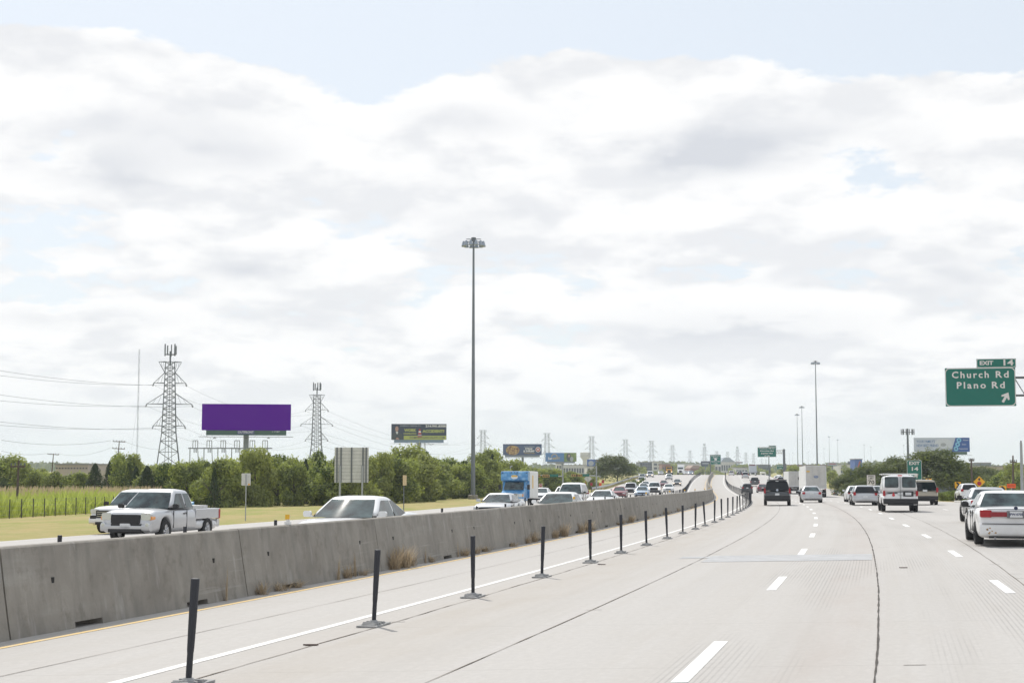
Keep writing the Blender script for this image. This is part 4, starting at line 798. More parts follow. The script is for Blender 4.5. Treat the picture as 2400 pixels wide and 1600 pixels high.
def broad_crown(seed, n_blob, n_leaf, m, size, shape=(1, 1, 1), low=.12, name='crown'):
    rn = random.Random(seed); pts = []; blobs = []      # nominal crown: 1 m radius, 0..2 m tall, scaled afterwards
    for k in range(n_blob):
        a = rn.uniform(0, 6.283); hgt = rn.uniform(low, .92); prof_ = math.sin(min(1, (hgt + .16)) * math.pi * .86) ** .7; r = prof_ * rn.uniform(.30, .84)
        blobs.append((Vector((r * math.cos(a) * shape[0], r * math.sin(a) * shape[1], hgt * 2 * shape[2])), rn.uniform(.25, .44), rn.uniform(-.4, .4)))
    tot = sum(b[1] ** 2 for b in blobs)
    for c_, r, tn in blobs:
        for k in range(int(n_leaf * r * r / tot)):
            d = rdir(rn)
            if d.z < -.3 and rn.random() < .55: d.z = -d.z
            q = r * (1.06 - .42 * rn.random() ** 2) * (1 + .18 * math.sin(d.x * 7 + seed) * math.cos(d.y * 6 + tn * 9)); pts.append((c_ + d * q, d, 1, .45 + tn + rn.uniform(-.35, .35)))
    for k in range(int(n_leaf * .035)):                  # stray sprigs break the outline
        c_, r, tn = rn.choice(blobs); d = rdir(rn); d.z = abs(d.z) * 1.2
        for j in range(4): pts.append((c_ + d * r * (1.0 + j * .10), d, .8, .8 + rn.uniform(-.2, .2)))
    return leaves(pts, rn, size, m, name)
def cedar_crown(seed, n_leaf, size):
    rn = random.Random(seed); pts = []
    for k in range(n_leaf):
        t = rn.random() ** .8; a = rn.uniform(0, 6.283); r = (1 - t) ** .8 * (.85 + .22 * math.sin(a * 5 + t * 17 + seed)) * rn.uniform(.5, 1.05) + .02
        pts.append((Vector((r * math.cos(a), r * math.sin(a), t * 2)), Vector((math.cos(a), math.sin(a), .9)).normalized(), 1 - t * .4, rn.random()))
    return leaves(pts, rn, size, M_CEDAR, 'crown')
def trunk_mesh(seed, n=5):
    rn = random.Random(seed); mb = MB(); mb.tube((0, 0, -.1), (rn.uniform(-.05, .05), 0, .55), .06, .045, 8); mb.tube((0, 0, .5), (.05, .02, 1.3), .045, .02, 7)
    for k in range(n):
        a = rn.uniform(0, 6.283); z = rn.uniform(.3, .8); mb.tube((0, 0, z), (.55 * math.cos(a), .55 * math.sin(a), z + rn.uniform(.35, .7)), .028, .010, 5)
    o = mb.obj('trunk', M_BARK, smooth_=50); d = o.data; bpy.data.objects.remove(o); return d
BROAD = [broad_crown(s, 19, 6800, M_LEAF, .062, low=.01) for s in (11, 12, 13, 14, 15, 16)]; OAK = [broad_crown(s, 26, 8200, M_OAK, .044, low=.2) for s in (21, 22)]; CED = [cedar_crown(s, 3400, .060) for s in (31, 32)]
SHR = [broad_crown(s, 14, 1500, M_SHRUB, .085, low=.05) for s in (41, 42)]; FARC = [broad_crown(s, 12, 900, M_LEAF, .11) for s in (51, 52)]; TRK = [trunk_mesh(s) for s in (1, 2, 3)]
def tree(name, crown, u, d, wpx, vtop, label, cat, group, lift=.0, base=None, hmul=1.0):
    X = at(u, d); z = surf(X, d) - .05 if base is None else base; top = zrow(vtop, d); H = max(.6, top - z); Wd = wpx / F_PX * d
    r = tag(empty(name, (X, d, z), random.uniform(0, 6.283)), label, cat, group)
    c_ = link('crown', crown, r, (0, 0, lift * H)); c_.scale = (Wd / 2, Wd / 2, H * (1 - lift) / 2.22)
    t = link('trunk', random.choice(TRK), r); t.scale = (H * .45, H * .45, H * .5); return r
rn = random.Random(77)
G1 = 'trees and bushes along the left verge'
L_B = 'leafy bright green young tree in the dense thicket beyond the mown verge'; L_C = 'dark pointed cedar standing in the left thicket'; L_BK = 'taller leafy tree at the back of the left thicket'
def dline(u): return lerp([0, 330, 500, 900, 1100, 1300, 1420], [185, 160, 146, 150, 196, 265, 300])(u)
front = [(352, 88, 1098), (398, 90, 1085), (440, 84, 1080), (470, 70, 1092), (520, 92, 1076), (566, 84, 1092), (600, 96, 1062), (652, 100, 1078), (690, 92, 1082), (735, 100, 1066), (775, 86, 1078), (812, 80, 1085), (850, 92, 1076), (888, 88, 1068), (930, 104, 1058), (975, 100, 1064), (1020, 92, 1076), (1062, 88, 1090), (1098, 80, 1082), (1135, 88, 1072), (1172, 74, 1092), (1206, 74, 1098), (1244, 66, 1104), (1280, 66, 1104), (1318, 60, 1110), (1350, 60, 1106), (1385, 46, 1112)]
for k, (u, w, v) in enumerate(front): tree('thicket_tree', BROAD[k % 6], u, dline(u) + rn.uniform(-4, 6), w * rn.uniform(.9, 1.3), v + rn.uniform(-12, 10), L_B, 'tree', G1)
for k, (u, w, v) in enumerate([(300, 80, 1066), (395, 70, 1082), (460, 90, 1072), (540, 84, 1066), (590, 70, 1062), (640, 90, 1064), (700, 80, 1062), (745, 80, 1046), (790, 80, 1060), (900, 90, 1060), (950, 100, 1046), (1000, 90, 1056), (1045, 90, 1064), (1090, 70, 1072), (1146, 66, 1046), (1120, 66, 1062), (1190, 80, 1078), (1235, 70, 1086), (1290, 70, 1092), (1335, 70, 1100)]):
    tree('back_tree', BROAD[(k + 2) % 6], u, dline(u) + rn.uniform(16, 30), w * 1.15, v, L_BK, 'tree', G1)
for u, w, v, dd in ((222, 46, 1072, 172), (256, 32, 1066, 184), (344, 56, 1078, 156), (502, 24, 1082, 139), (629, 40, 1044, 166), (716, 30, 1060, 160), (1154, 40, 1050, 216), (585, 22, 1076, 150), (318, 36, 1080, 170)): tree('cedar_tree', CED[int(u) % 2], u, dd, w * 1.85, v + 3, L_C, 'tree', 'cedars in the left thicket')
for k, (u, w, v, dd) in enumerate(((14, 96, 1068, 200), (60, 76, 1086, 190), (92, 60, 1096, 188), (136, 64, 1098, 186), (176, 66, 1102, 184), (206, 50, 1104, 186), (292, 66, 1064, 178), (318, 60, 1062, 180), (-30, 90, 1070, 196), (110, 80, 1092, 230), (40, 80, 1078, 240))):
    tree('field_tree', BROAD[k % 6], u, dd, w * 1.15, v, 'leafy tree at the far side of the tall grass field', 'tree', 'trees behind the grass field')
tree('round_tree', OAK[0], 1447, 352, 118, 1064, 'large round dark tree beside the guard rail and the grassy slope', 'tree', None, .02)
for u, d, w, v in ((1490, 300, 26, 1122), (1478, 285, 26, 1126), (1505, 330, 16, 1118), (1465, 270, 20, 1140)): tree('slope_shrub', SHR[0], u, d, w, v, 'small shrub on the grassy slope beneath the large round tree', 'shrub', 'shrubs under the round tree')
# right side
for k, (u, d, w, v) in enumerate(((2172, 212, 190, 1050), (2240, 220, 120, 1078), (2115, 216, 130, 1068))): tree('spreading_oak', OAK[k % 2], u, d, w, v, ['broad dark spreading oak behind the exit sign', 'dark oak hanging over the yellow chevron sign', 'dark oak between the tower pole and the exit sign'][k], 'tree', 'oaks beyond the exit', .20)
for k, (u, d, w, v) in enumerate(((2048, 225, 100, 1082), (2005, 232, 84, 1092), (1978, 226, 60, 1110), (2080, 220, 90, 1090), (2025, 215, 60, 1118), (1990, 218, 50, 1130))): tree('roadside_tree', OAK[(k + 1) % 2], u, d, w * 1.1, v, 'dark leafy tree by the speed limit sign', 'tree', 'trees by the speed limit sign')
for k, (u, d, w, v) in enumerate(((2345, 205, 90, 1104), (2390, 200, 90, 1082), (2318, 210, 60, 1120), (2375, 190, 60, 1112), (2420, 195, 90, 1096))): tree('sunlit_tree', BROAD[k % 6], u, d, w * 1.1, v, 'bright leafy tree behind the orange sign', 'tree', 'trees behind the orange sign')
for k, (u, d, w, v) in enumerate(((2300, 330, 90, 1090), (2340, 340, 70, 1098), (2262, 300, 60, 1104), (2310, 300, 70, 1112))): tree('hazy_tree', OAK[k % 2], u, d, w, v, 'darker tree set back between the two utility poles', 'tree', 'trees between the utility poles')
for k, (u, d, w, v) in enumerate(((2208, 146, 36, 1152), (2228, 150, 40, 1148), (2246, 152, 36, 1144), (2218, 158, 40, 1150), (2262, 164, 40, 1146), (2280, 168, 50, 1142), (2310, 172, 50, 1142), (2335, 176, 50, 1140), (2190, 152, 26, 1158))): tree('bush', SHR[k % 2], u, d, w * 1.2, v, 'low bright green bush under the yellow chevron sign', 'bush', 'bushes in the exit wedge')
for k, (u, d, w, v) in enumerate(((1862, 420, 40, 1090), (1880, 430, 30, 1096), (1912, 430, 44, 1090), (1850, 440, 30, 1098), (1945, 380, 40, 1104), (1952, 420, 30, 1100))): tree('small_tree', FARC[k % 2], u, d, w, v, 'small dark tree behind the box trailers', 'tree', 'trees behind the trailers', base=LOW)
rn = random.Random(5)
for k in range(52):                                     # belt of trees beyond the crest
    u = rn.uniform(1480, 1990) if k < 34 else rn.uniform(1500, 1850); d = rn.uniform(640, 1100); w = rn.uniform(22, 46); v = rn.uniform(1091, 1104) if d < 850 else rn.uniform(1086, 1097)
    tree('crest_tree', FARC[k % 2], u, d, w, v, 'small green tree in the belt beyond the crest', 'tree', 'trees beyond the crest', base=LOW)
for k, (u, d, w, v) in enumerate(((-90, 190, 110, 1074), (-170, 205, 120, 1066), (-260, 200, 120, 1078), (-360, 215, 130, 1070), (-470, 220, 130, 1076))): tree('field_tree', BROAD[k % 6], u, d, w, v, 'leafy tree at the far side of the tall grass field', 'tree', 'trees behind the grass field')
for k, (u, d, w, v) in enumerate(((2470, 205, 110, 1084), (2540, 215, 120, 1092), (2620, 205, 110, 1080), (2710, 225, 120, 1094))): tree('sunlit_tree', BROAD[k % 6], u, d, w, v, 'bright leafy tree behind the orange sign', 'tree', 'trees behind the orange sign')
# tall grass behind the fence
rn = random.Random(6); vs, fs, tone = [], [], []
for k in range(20000):
    u = rn.uniform(-260, 440); d = 99.6 + max(0, u) * .0685 + 50 * rn.random() ** 1.1; X = at(u, d); z = gz(X, d); h_ = rn.uniform(.8, 1.75) * (1.0 + .25 * math.sin(X * .4) * math.sin(d * .3)); a = rn.uniform(0, 6.283); w = rn.uniform(.02, .05); lx, ly = rn.gauss(0, .42), rn.gauss(0, .42)
    if u > 330: h_ *= .6
    i = len(vs); ca, sa = math.cos(a) * w, math.sin(a) * w; vs += [(X - ca, d - sa, z - .05), (X + ca, d + sa, z - .05), (X + lx * .4 + ca, d + ly * .4 + sa, z + h_ * .6), (X + lx, d + ly, z + h_), (X + lx * .4 - ca, d + ly * .4 - sa, z + h_ * .6)]; fs.append((i, i + 1, i + 2, i + 3, i + 4)); tone.append(rn.random())
me = bpy.data.meshes.new('tall_grass'); me.from_pydata(vs, [], fs); me.update(); me.materials.append(M_TALL); me.attributes.new('tone', 'FLOAT', 'FACE').data.foreach_set('value', tone)
tag(link('tall_grass', me), 'tall yellow green grass filling the field behind the wire fence', 'grass', kind='stuff')
vs, fs, tone = [], [], []
for k in range(1500):                                   # seed heads
    u = rn.uniform(-60, 380); d = 125 + 28 * rn.random(); X = at(u, d); z = gz(X, d) + rn.uniform(1.3, 2.1); i = len(vs); vs += [(X - .05, d, z - .3), (X + .05, d, z - .3), (X + rn.gauss(.06, .05), d, z + .1)]; fs.append((i, i + 1, i + 2)); tone.append(rn.random())
me = bpy.data.meshes.new('seed_heads'); me.from_pydata(vs, [], fs); me.update(); me.materials.append(M_DRY); me.attributes.new('tone', 'FLOAT', 'FACE').data.foreach_set('value', tone)
tag(link('seed_heads', me), 'tan seed heads above the tall grass field', 'grass', kind='stuff')
# dry weeds at the foot of the barrier
def weed_mesh(seed, n, hmax, spread):
    rn = random.Random(seed); vs, fs, tone = [], [], []
    for k in range(n):
        a = rn.uniform(0, 6.283); r = rn.uniform(0, spread * .3); x, y = r * math.cos(a), r * math.sin(a); h_ = hmax * rn.uniform(.35, 1); l = rn.uniform(.1, .8) * spread; b = rn.uniform(0, 6.283); w = rn.uniform(.003, .007)
        p0 = Vector((x, y, 0)); p1 = p0 + Vector((l * .4 * math.cos(b), l * .4 * math.sin(b), h_ * .6)); p2 = p0 + Vector((l * math.cos(b), l * math.sin(b), h_)); s = Vector((-math.sin(b), math.cos(b), 0)) * w; i = len(vs)
        vs += [tuple(p0 - s), tuple(p0 + s), tuple(p1 + s), tuple(p1 - s), tuple(p2)]; fs += [(i, i + 1, i + 2, i + 3), (i + 3, i + 2, i + 4)]; tone += [rn.random()] * 2
    me = bpy.data.meshes.new('weed'); me.from_pydata(vs, [], fs); me.update(); me.materials.append(M_DRY); me.attributes.new('tone', 'FLOAT', 'FACE').data.foreach_set('value', tone); return me
WEEDS = [weed_mesh(1, 170, .52, .60), weed_mesh(2, 90, .34, .42), weed_mesh(3, 70, .20, .45), weed_mesh(4, 14, .55, .14)]
rn = random.Random(8)
for y, k in [(24.0, 3), (25.3, 1), (26.1, 2), (26.9, 2), (28.9, 3), (29.4, 1), (29.9, 3), (30.3, 2), (32.2, 0), (32.8, 0), (33.4, 1), (34.6, 3), (35.0, 2), (37.3, 3), (37.7, 1), (38.8, 1), (39.9, 2), (43, 2), (45, 1), (46, 0), (49, 1)] + [(rn.uniform(47, 125), rn.randrange(3)) for _ in range(18)]:
    X = Cc(y) + BOFF + .30 + rn.uniform(.0, .10); o = link('weed', WEEDS[k], None, (X, y, road_z(BOFF, y) - .01)); o.rotation_euler = (0, 0, rn.uniform(0, 6.28)); o.scale = (1, 1, rn.uniform(.8, 1.2)); tag(o, ['spreading tuft of dry straw coloured grass at the foot of the barrier', 'medium dry weed tuft at the foot of the barrier', 'low matted dry weeds at the foot of the barrier', 'thin upright brown weed stalks at the foot of the barrier'][k], 'weed', 'dry weeds along the barrier')
# road litter
for u_, y_, o_ in ((0, 17.2, .1), (0, 30.5, 7.2), (0, 33, .45)):
    mb = MB(); mb.prism([(-.09, 0), (-.02, .02), (.09, .01), (.07, -.02), (-.05, -.025)], 'z', 0, .015); o = mb.obj('road_debris', mat('debris', (.10, .07, .06), .9), None, loc=(Cc(y_) + o_, y_, road_z(o_, y_) + .004)); tag(o, 'dark scrap of rubber lying on the concrete', 'debris', 'scraps on the road')
# ------------------------------------------------------------------ road signs
M_GREEN = mat('sign_green', lin(0, 104, 92), .5, var=.06, vscale=1.5); M_SWHITE = mat('sign_white', (.70, .66, .66), .5); M_SYEL = mat('sign_yellow', (.80, .40, .01), .45); M_SBLK = mat('sign_black', (.02, .02, .02), .5); M_SORG = mat('sign_orange', (.80, .10, .01), .45); M_SRED = mat('sign_red', (.36, .01, .03), .45)
M_GALV = mat('galvanised_steel', (.36, .38, .40), .45, .5, var=.12, vscale=2); M_DKST = mat('weathered_steel', (.14, .155, .17), .55, .4, var=.15, vscale=2); M_ALUB = mat('sign_back', (.58, .58, .57), .5, .35, var=.10, vscale=3); M_LATT = mat('lattice_steel', (.105, .12, .135), .55, .3)
def plate(root, name, m, x, z, w, h_, y=0.0, th=.03, r=.05): mb = MB(); mb.prism(rrect(x, z, w, h_, r, 4), 'y', y - th, y); return mb.obj(name, m, root)
def guide(root, w, h_, zc, border=.05, x=0.0, y=0.0, r=.18):
    p = plate(root, 'sign_panel', M_GREEN, x, zc, w, h_, y, .05, .02); b = plate(root, 'border', M_SWHITE, x, zc, w - .02, h_ - .02, y - .05, .006, r); plate(root, 'field', M_GREEN, x, zc, w - 2 * border, h_ - 2 * border, y - .056, .006, r); return p
def sgn(name, u, d, label, cat, yaw=0.0, base=None, face=None):
    X = at(u, d); z = surf(X, d) if base is None else base
    r = empty(name, (X, d, z), (-math.atan2(X, d) if face is None else face) + yaw); return tag(r, label, cat)
def arrow(root, m, x, z, s, ang, y):
    pts = [(-.11, -.5), (.11, -.5), (.11, .05), (.34, .05 - .16), (.40, .02), (0, .52), (-.40, .02), (-.34, .05 - .16), (-.11, .05)]; ca, sa = math.cos(ang), math.sin(ang)
    mb = MB(); mb.prism([(x + s * (p * ca - q * sa), z + s * (p * sa + q * ca)) for p, q in pts], 'y', y - .006, y); return mb.obj('arrow', m, root)
# overhead exit sign on its cantilever
d = 95.0; u = 2304; zb = zrow(951.6, d, u); t = sgn('overhead_sign', u, d, 'large green overhead sign for Church Rd and Plano Rd with exit tab', 'road sign', face=-math.atan(dC(95)) * .6 - .10)
gz0 = t.location.z; k = d / F_PX; W_, H_ = 158 * k, 90 * k; zc = zb - gz0 + H_ / 2
guide(t, W_, H_, zc, .055, r=.26); text('lettering', 'Church', .6, M_SWHITE, t, (-.61, -.066, zc + H_ / 2 - .47), width=815 / 9.8 * k, bold=.012, space=1.3); text('lettering', 'Rd', .6, M_SWHITE, t, (1.38, -.066, zc + H_ / 2 - .47), width=282 / 9.8 * k, bold=.012, space=1.3); text('lettering', 'Plano', .6, M_SWHITE, t, (-.575, -.066, zc + H_ / 2 - 1.16), width=640 / 9.8 * k, bold=.012, space=1.3); text('lettering', 'Rd', .6, M_SWHITE, t, (1.12, -.066, zc + H_ / 2 - 1.16), width=282 / 9.8 * k, bold=.012, space=1.3)
arrow(t, M_SWHITE, 1.55, zc - H_ / 2 + .56, .72, R(-30), -.062)
tw, th_ = 88 * k, 20.5 * k; tx = 37 * k; tz = zc + H_ / 2 + th_ / 2 + .01; guide(t, tw, th_, tz, .035, tx, r=.12); text('lettering', 'EXIT', .36, M_SWHITE, t, (tx - .62, -.066, tz), width=.85, bold=.012); text('lettering', '14', .52, M_SWHITE, t, (tx + .70, -.066, tz), width=.62, bold=.014)
for zz_ in (zc + .62, zc - .55):
    for yy in (.25, .85): mb = MB(); mb.tube((W_ / 2 - 2.2, yy, zz_), (W_ / 2 + 7.2, yy, zz_), .06, n=8); mb.obj('truss_chord', M_DKST, t)
for i in range(7):
    x0 = W_ / 2 - 2.0 + i * 1.3; mb = MB(); mb.tube((x0, .25, zc - .55), (x0 + .65, .25, zc + .62), .03, n=6); mb.tube((x0 + .65, .25, zc + .62), (x0 + 1.3, .25, zc - .55), .03, n=6); mb.tube((x0, .25, zc + .62), (x0, .85, zc + .62), .025, n=6); mb.obj('truss_web', M_DKST, t)
for x0 in (-1.4, 0, 1.4): mb = MB(); mb.box((x0, .12, zc), (.08, .2, H_ * .9)); mb.obj('sign_bracket', M_DKST, t)
mb = MB(); mb.tube((W_ / 2 + 7.2, .55, -.3), (W_ / 2 + 7.2, .55, zc + 1.3), .30, .24, 14); mb.obj('mast', M_GALV, t, smooth_=40)
# gore sign EXIT 14
t = sgn('exit_sign', 2144, 168, 'green roadside sign reading EXIT 14 with an upward arrow', 'road sign'); zc = zrow(1101, 168) - t.location.z; guide(t, 1.66, 2.26, zc, .05, r=.14)
text('lettering', 'EXIT', .5, M_SWHITE, t, (0, -.066, zc + .76), width=1.18, bold=.014); text('lettering', '14', .6, M_SWHITE, t, (.0, -.066, zc + .12), width=.72, bold=.016); arrow(t, M_SWHITE, .12, zc - .66, .75, R(-50), -.062)
for x in (-.45, .45): mb = MB(); mb.box((x, .06, (zc - 1.0) / 2), (.10, .10, zc - .6)); mb.obj('leg', M_GALV, t)
# speed limit
t = sgn('speed_limit_sign', 2042, 205, 'white speed limit 70 sign on a post before the dark trees', 'road sign'); zc = zrow(1124.5, 205) - t.location.z; plate(t, 'sign_panel', M_SBLK, 0, zc, 1.22, 1.50, 0, .02, .08); plate(t, 'field', M_SWHITE, 0, zc, 1.16, 1.44, -.02, .006, .08)
text('lettering', 'SPEED', .3, M_SBLK, t, (0, -.03, zc + .52), width=.82, bold=.006); text('lettering', 'LIMIT', .3, M_SBLK, t, (0, -.03, zc + .22), width=.70, bold=.006); text('lettering', '70', .75, M_SBLK, t, (0, -.03, zc - .32), width=.86, bold=.014)
mb = MB(); mb.tube((0, .04, -.2), (0, .04, zc + .6), .04, n=8); mb.obj('post', M_GALV, t)
# chevrons
def chevron(u, d, v0, v1, label, w=.62):
    t = sgn('chevron_sign', u, d, label, 'road sign'); za, zb_ = zrow(v1, d) - t.location.z, zrow(v0, d) - t.location.z; zc = (za + zb_) / 2; h_ = zb_ - za; plate(t, 'sign_panel', M_SYEL, 0, zc, w, h_, 0, .02, .04)
    q = h_ / 2 * .86; mb = MB(); mb.prism([(-.20, zc + q), (.02, zc + q), (.24, zc), (.02, zc - q), (-.20, zc - q), (.02, zc)], 'y', -.03, -.022); mb.obj('chevron_mark', M_SBLK, t); mb = MB(); mb.tube((0, .03, -.2), (0, .03, zb_ - .1), .03, n=6); mb.obj('post', M_GALV, t)
chevron(2245, 152, 1128.6, 1143.5, 'yellow chevron sign with black arrow above the bright bushes'); chevron(2177, 158, 1121, 1136, 'yellow chevron sign peeking over the tan sport utility vehicle'); chevron(2350, 132, 1138, 1153, 'yellow chevron sign behind the silver sedan'); chevron(2150, 176, 1123, 1135, 'small yellow chevron sign between the van and the exit sign')
# stop ahead diamond, orange sign
t = sgn('warning_sign', 2295.5, 158, 'yellow diamond stop ahead sign with black arrow and red octagon', 'road sign'); zc = zrow(1128.6, 158) - t.location.z; q = .615
def dia(r, zc): return [(0, zc - r), (r, zc), (0, zc + r), (-r, zc)]
mb = MB(); mb.prism(dia(q, zc), 'y', -.02, 0); mb.obj('sign_panel', M_SYEL, t); mb = MB(); mb.prism([(.235 * math.cos(R(22.5 + 45 * i)), zc - .17 + .235 * math.sin(R(22.5 + 45 * i))) for i in range(8)], 'y', -.034, -.022); mb.obj('octagon', M_SRED, t)
mb = MB(); mb.prism([(-.06, zc + .12), (.06, zc + .12), (.06, zc + .24), (.16, zc + .24), (0, zc + .46), (-.16, zc + .24), (-.06, zc + .24)], 'y', -.03, -.022); mb.obj('arrow', M_SBLK, t); mb = MB(); mb.tube((0, .03, -.2), (0, .03, zc + .3), .04, n=6); mb.obj('post', M_GALV, t)
t = sgn('roadwork_sign', 2370.5, 140, 'small orange red roadwork sign above the silver sedan', 'road sign'); zc = zrow(1138, 140) - t.location.z; plate(t, 'sign_panel', M_SORG, 0, zc, .80, .41, 0, .02, .03); text('lettering', 'ROAD WORK', .14, M_SBLK, t, (0, -.024, zc), width=.6); mb = MB(); mb.tube((0, .03, -.2), (0, .03, zc), .03, n=6); mb.obj('post', M_GALV, t)
# signs on the crest
def hwy(name, u, d, v0, v1, wpx, label, lines, tab=None, arm=None):
    t = sgn(name, u, d, label, 'road sign', face=-math.atan(dC(d))); zb_, zt = zrow(v1, d) - t.location.z, zrow(v0, d) - t.location.z; w = wpx / F_PX * d; h_ = zt - zb_; zc = (zb_ + zt) / 2; guide(t, w, h_, zc, .06, r=.2)
    n = len(lines)
    for i, (s, wf) in enumerate(lines): text('lettering', s, h_ / n * .62, M_SWHITE, t, (0, -.07, zt - h_ * (i + .5) / n), width=w * wf, bold=.015)
    if tab: guide(t, w * .4, h_ * .17, zt + h_ * .09, .05, w * .3, r=.1); text('lettering', tab, h_ * .12, M_SWHITE, t, (w * .3, -.07, zt + h_ * .09), width=w * .32)
    return t, w, h_, zc
t, w, h_, zc = hwy('overhead_sign', 1798.5, 388, 1047.5, 1070.5, 43, 'green overhead sign for Walnut Hill Ln, Kingsley Rd and Jupiter Rd', [('Walnut Hill Ln', .84), ('Kingsley Rd', .72), ('Jupiter Rd', .62), ('1/2 mile', .30)], tab='EXIT 13')
xm = 39.5 / F_PX * 388
for zz_ in (zc + .45, zc - .35): mb = MB(); mb.tube((w / 2 - 1, .3, zz_), (xm, .3, zz_), .09, n=6); mb.obj('truss_chord', M_ALU, t)
for i in range(3): mb = MB(); x0 = w / 2 + i * .7; mb.tube((x0, .3, zc - .35), (x0 + .35, .3, zc + .45), .06, n=5); mb.tube((x0 + .35, .3, zc + .45), (x0 + .7, .3, zc - .35), .06, n=5); mb.obj('truss_web', M_ALU, t)
mb = MB(); mb.tube((xm, .3, -3), (xm, .3, zc + .8), .36, .32, 12); mb.obj('mast', M_DKST, t, smooth_=40)
t, w, h_, zc = hwy('express_lane_sign', 1678, 470, 1065, 1088, 24, 'green express lane sign for Garland Rd on a pole rising from the barrier', [('Express Lane', .84), ('Exit To', .5), ('', .1), ('Garland Rd', .84), ('1 mile', .35)])
mb = MB(); mb.prism(rrect(0, zc + .1, .8, .75, .2, 4), 'y', -.085, -.07); mb.obj('route_shield', M_SWHITE, t); mb = MB(); mb.tube((-w / 2 - .05, .2, -.3), (-w / 2 - .05, .2, zc + h_ / 2), .16, .13, 10); mb.obj('mast', M_DKST, t)
t, w, h_, zc = hwy('overhead_sign', 1829, 640, 1088, 1099.5, 16, 'far green overhead sign glimpsed beside the sign mast', [('Northwest Hwy', .8), ('1 1/2 mile', .4)]); mb = MB(); mb.tube((w / 2 + 1, .3, -1), (w / 2 + 1, .3, zc + 1.5), .25, n=8); mb.obj('mast', M_DKST, t)
t = tag(empty('sign_pole', (at(1803, 395), 395, surf(at(1803, 395), 395) - .2)), 'thin grey pole below the Walnut Hill sign', 'pole'); mb = MB(); mb.tube((0, 0, 0), (0, 0, zrow(1066, 395) - t.location.z), .14, .11, 10); mb.obj('shaft', M_DKST, t); mb = MB(); mb.lathe([(.22, 0), (.22, .12), (.14, .14)], 10, 'z'); mb.obj('base_flange', M_DKST, t)
# left verge: backs of signs
t = sgn('panel_sign', 823.5, 126, 'back of a large aluminium panel sign on two posts before the thicket', 'road sign', yaw=-.05); z1, z0 = zrow(1048, 126) - t.location.z, zrow(1130.5, 126) - t.location.z; w = 79 / F_PX * 126
for i in range(10): hh = (z1 - z0) / 10; mb = MB(); mb.box((0, 0, z0 + hh * (i + .5)), (w, .03, hh - .016)); mb.obj('panel_plank', M_ALUB, t)
mb = MB(); mb.box((0, .025, (z0 + z1) / 2), (w * .99, .01, z1 - z0 - .02)); mb.obj('panel_backing', M_DKST, t)
for f in (-.43, -.31, .0, .335, .43): mb = MB(); mb.box((f * w, -.06, (z0 + z1) / 2), (.12, .09, z1 - z0)); mb.obj('stiffener', M_DKST, t)
for f in (-.335, .32): mb = MB(); mb.tube((f * w, -.16, -.3), (f * w, -.16, z0 + (z1 - z0) * .49), .085, n=12); mb.obj('post', M_GALV, t, smooth_=40)
t = sgn('small_sign', 576.5, 81, 'back of a small white sign on a thin post at the verge', 'road sign'); z1, z0 = zrow(1108.6, 81) - t.location.z, zrow(1137, 81) - t.location.z; plate(t, 'sign_panel', M_ALUB, 0, (z0 + z1) / 2, .50, z1 - z0, 0, .02, .04); mb = MB(); mb.tube((0, -.05, -.2), (0, -.05, z1 - .05), .03, n=8); mb.obj('post', M_GALV, t); plate(t, 'sticker', M_SYEL, .16, z0 + .06, .10, .08, -.022, .006, .02)
t = sgn('marker_sign', 948, 104, 'narrow tan edge of a marker sign on a post at the verge', 'road sign', yaw=1.1); z1, z0 = zrow(1113, 104) - t.location.z, zrow(1137, 104) - t.location.z; plate(t, 'sign_panel', mat('sign_tan', (.55, .42, .22), .6), 0, (z0 + z1) / 2, .55, z1 - z0, 0, .03, .04); mb = MB(); mb.tube((0, .05, -.2), (0, .05, z1 - .05), .035, n=8); mb.obj('post', M_DKST, t)
t = sgn('no_entry_sign', 1267, 215, 'red and white no entry sign beside the blue box truck', 'road sign', base=LOW); zc = zrow(1137, 215) - LOW; plate(t, 'sign_panel', M_SWHITE, 0, zc, .55, .55, 0, .02, .03); mb = MB(); mb.prism([(.24 * math.cos(i * .3927), zc + .24 * math.sin(i * .3927)) for i in range(16)], 'y', -.03, -.022); mb.obj('red_disc', M_SRED, t); plate(t, 'white_bar', M_SWHITE, 0, zc, .36, .09, -.03, .006, .01); mb = MB(); mb.tube((0, .03, -.1), (0, .03, zc), .03, n=6); mb.obj('post', M_GALV, t)
t = sgn('diamond_sign', 1378, 262, 'pale back of a diamond shaped sign below the round tree', 'road sign', base=LOW); zc = zrow(1121, 262) - LOW; mb = MB(); mb.prism(dia(.72, zc), 'y', -.02, 0); mb.obj('sign_panel', M_ALUB, t); mb = MB(); mb.tube((0, -.05, -.1), (0, -.05, zc + .3), .04, n=6); mb.obj('post', M_GALV, t)
for u, v, m, nm, lb in ((1386, 1134, M_SRED, 'wrong_way_sign', 'small red sign at the side road below the diamond sign'), (1413, 1128, M_SRED, 'wrong_way_sign', 'small red sign under the round tree'), (1407, 1134.5, M_SORG, 'crossing_sign', 'small orange sign under the round tree'), (1371, 1131, M_SORG, 'crossing_sign', 'small orange sign beside the diamond sign post')):
    t = sgn(nm, u, 285, lb, 'road sign', base=LOW); zc = zrow(v, 285) - LOW; plate(t, 'sign_panel', m, 0, zc, .5, .6, 0, .02, .05); mb = MB(); mb.tube((0, .03, -.1), (0, .03, zc), .03, n=6); mb.obj('post', M_GALV, t)
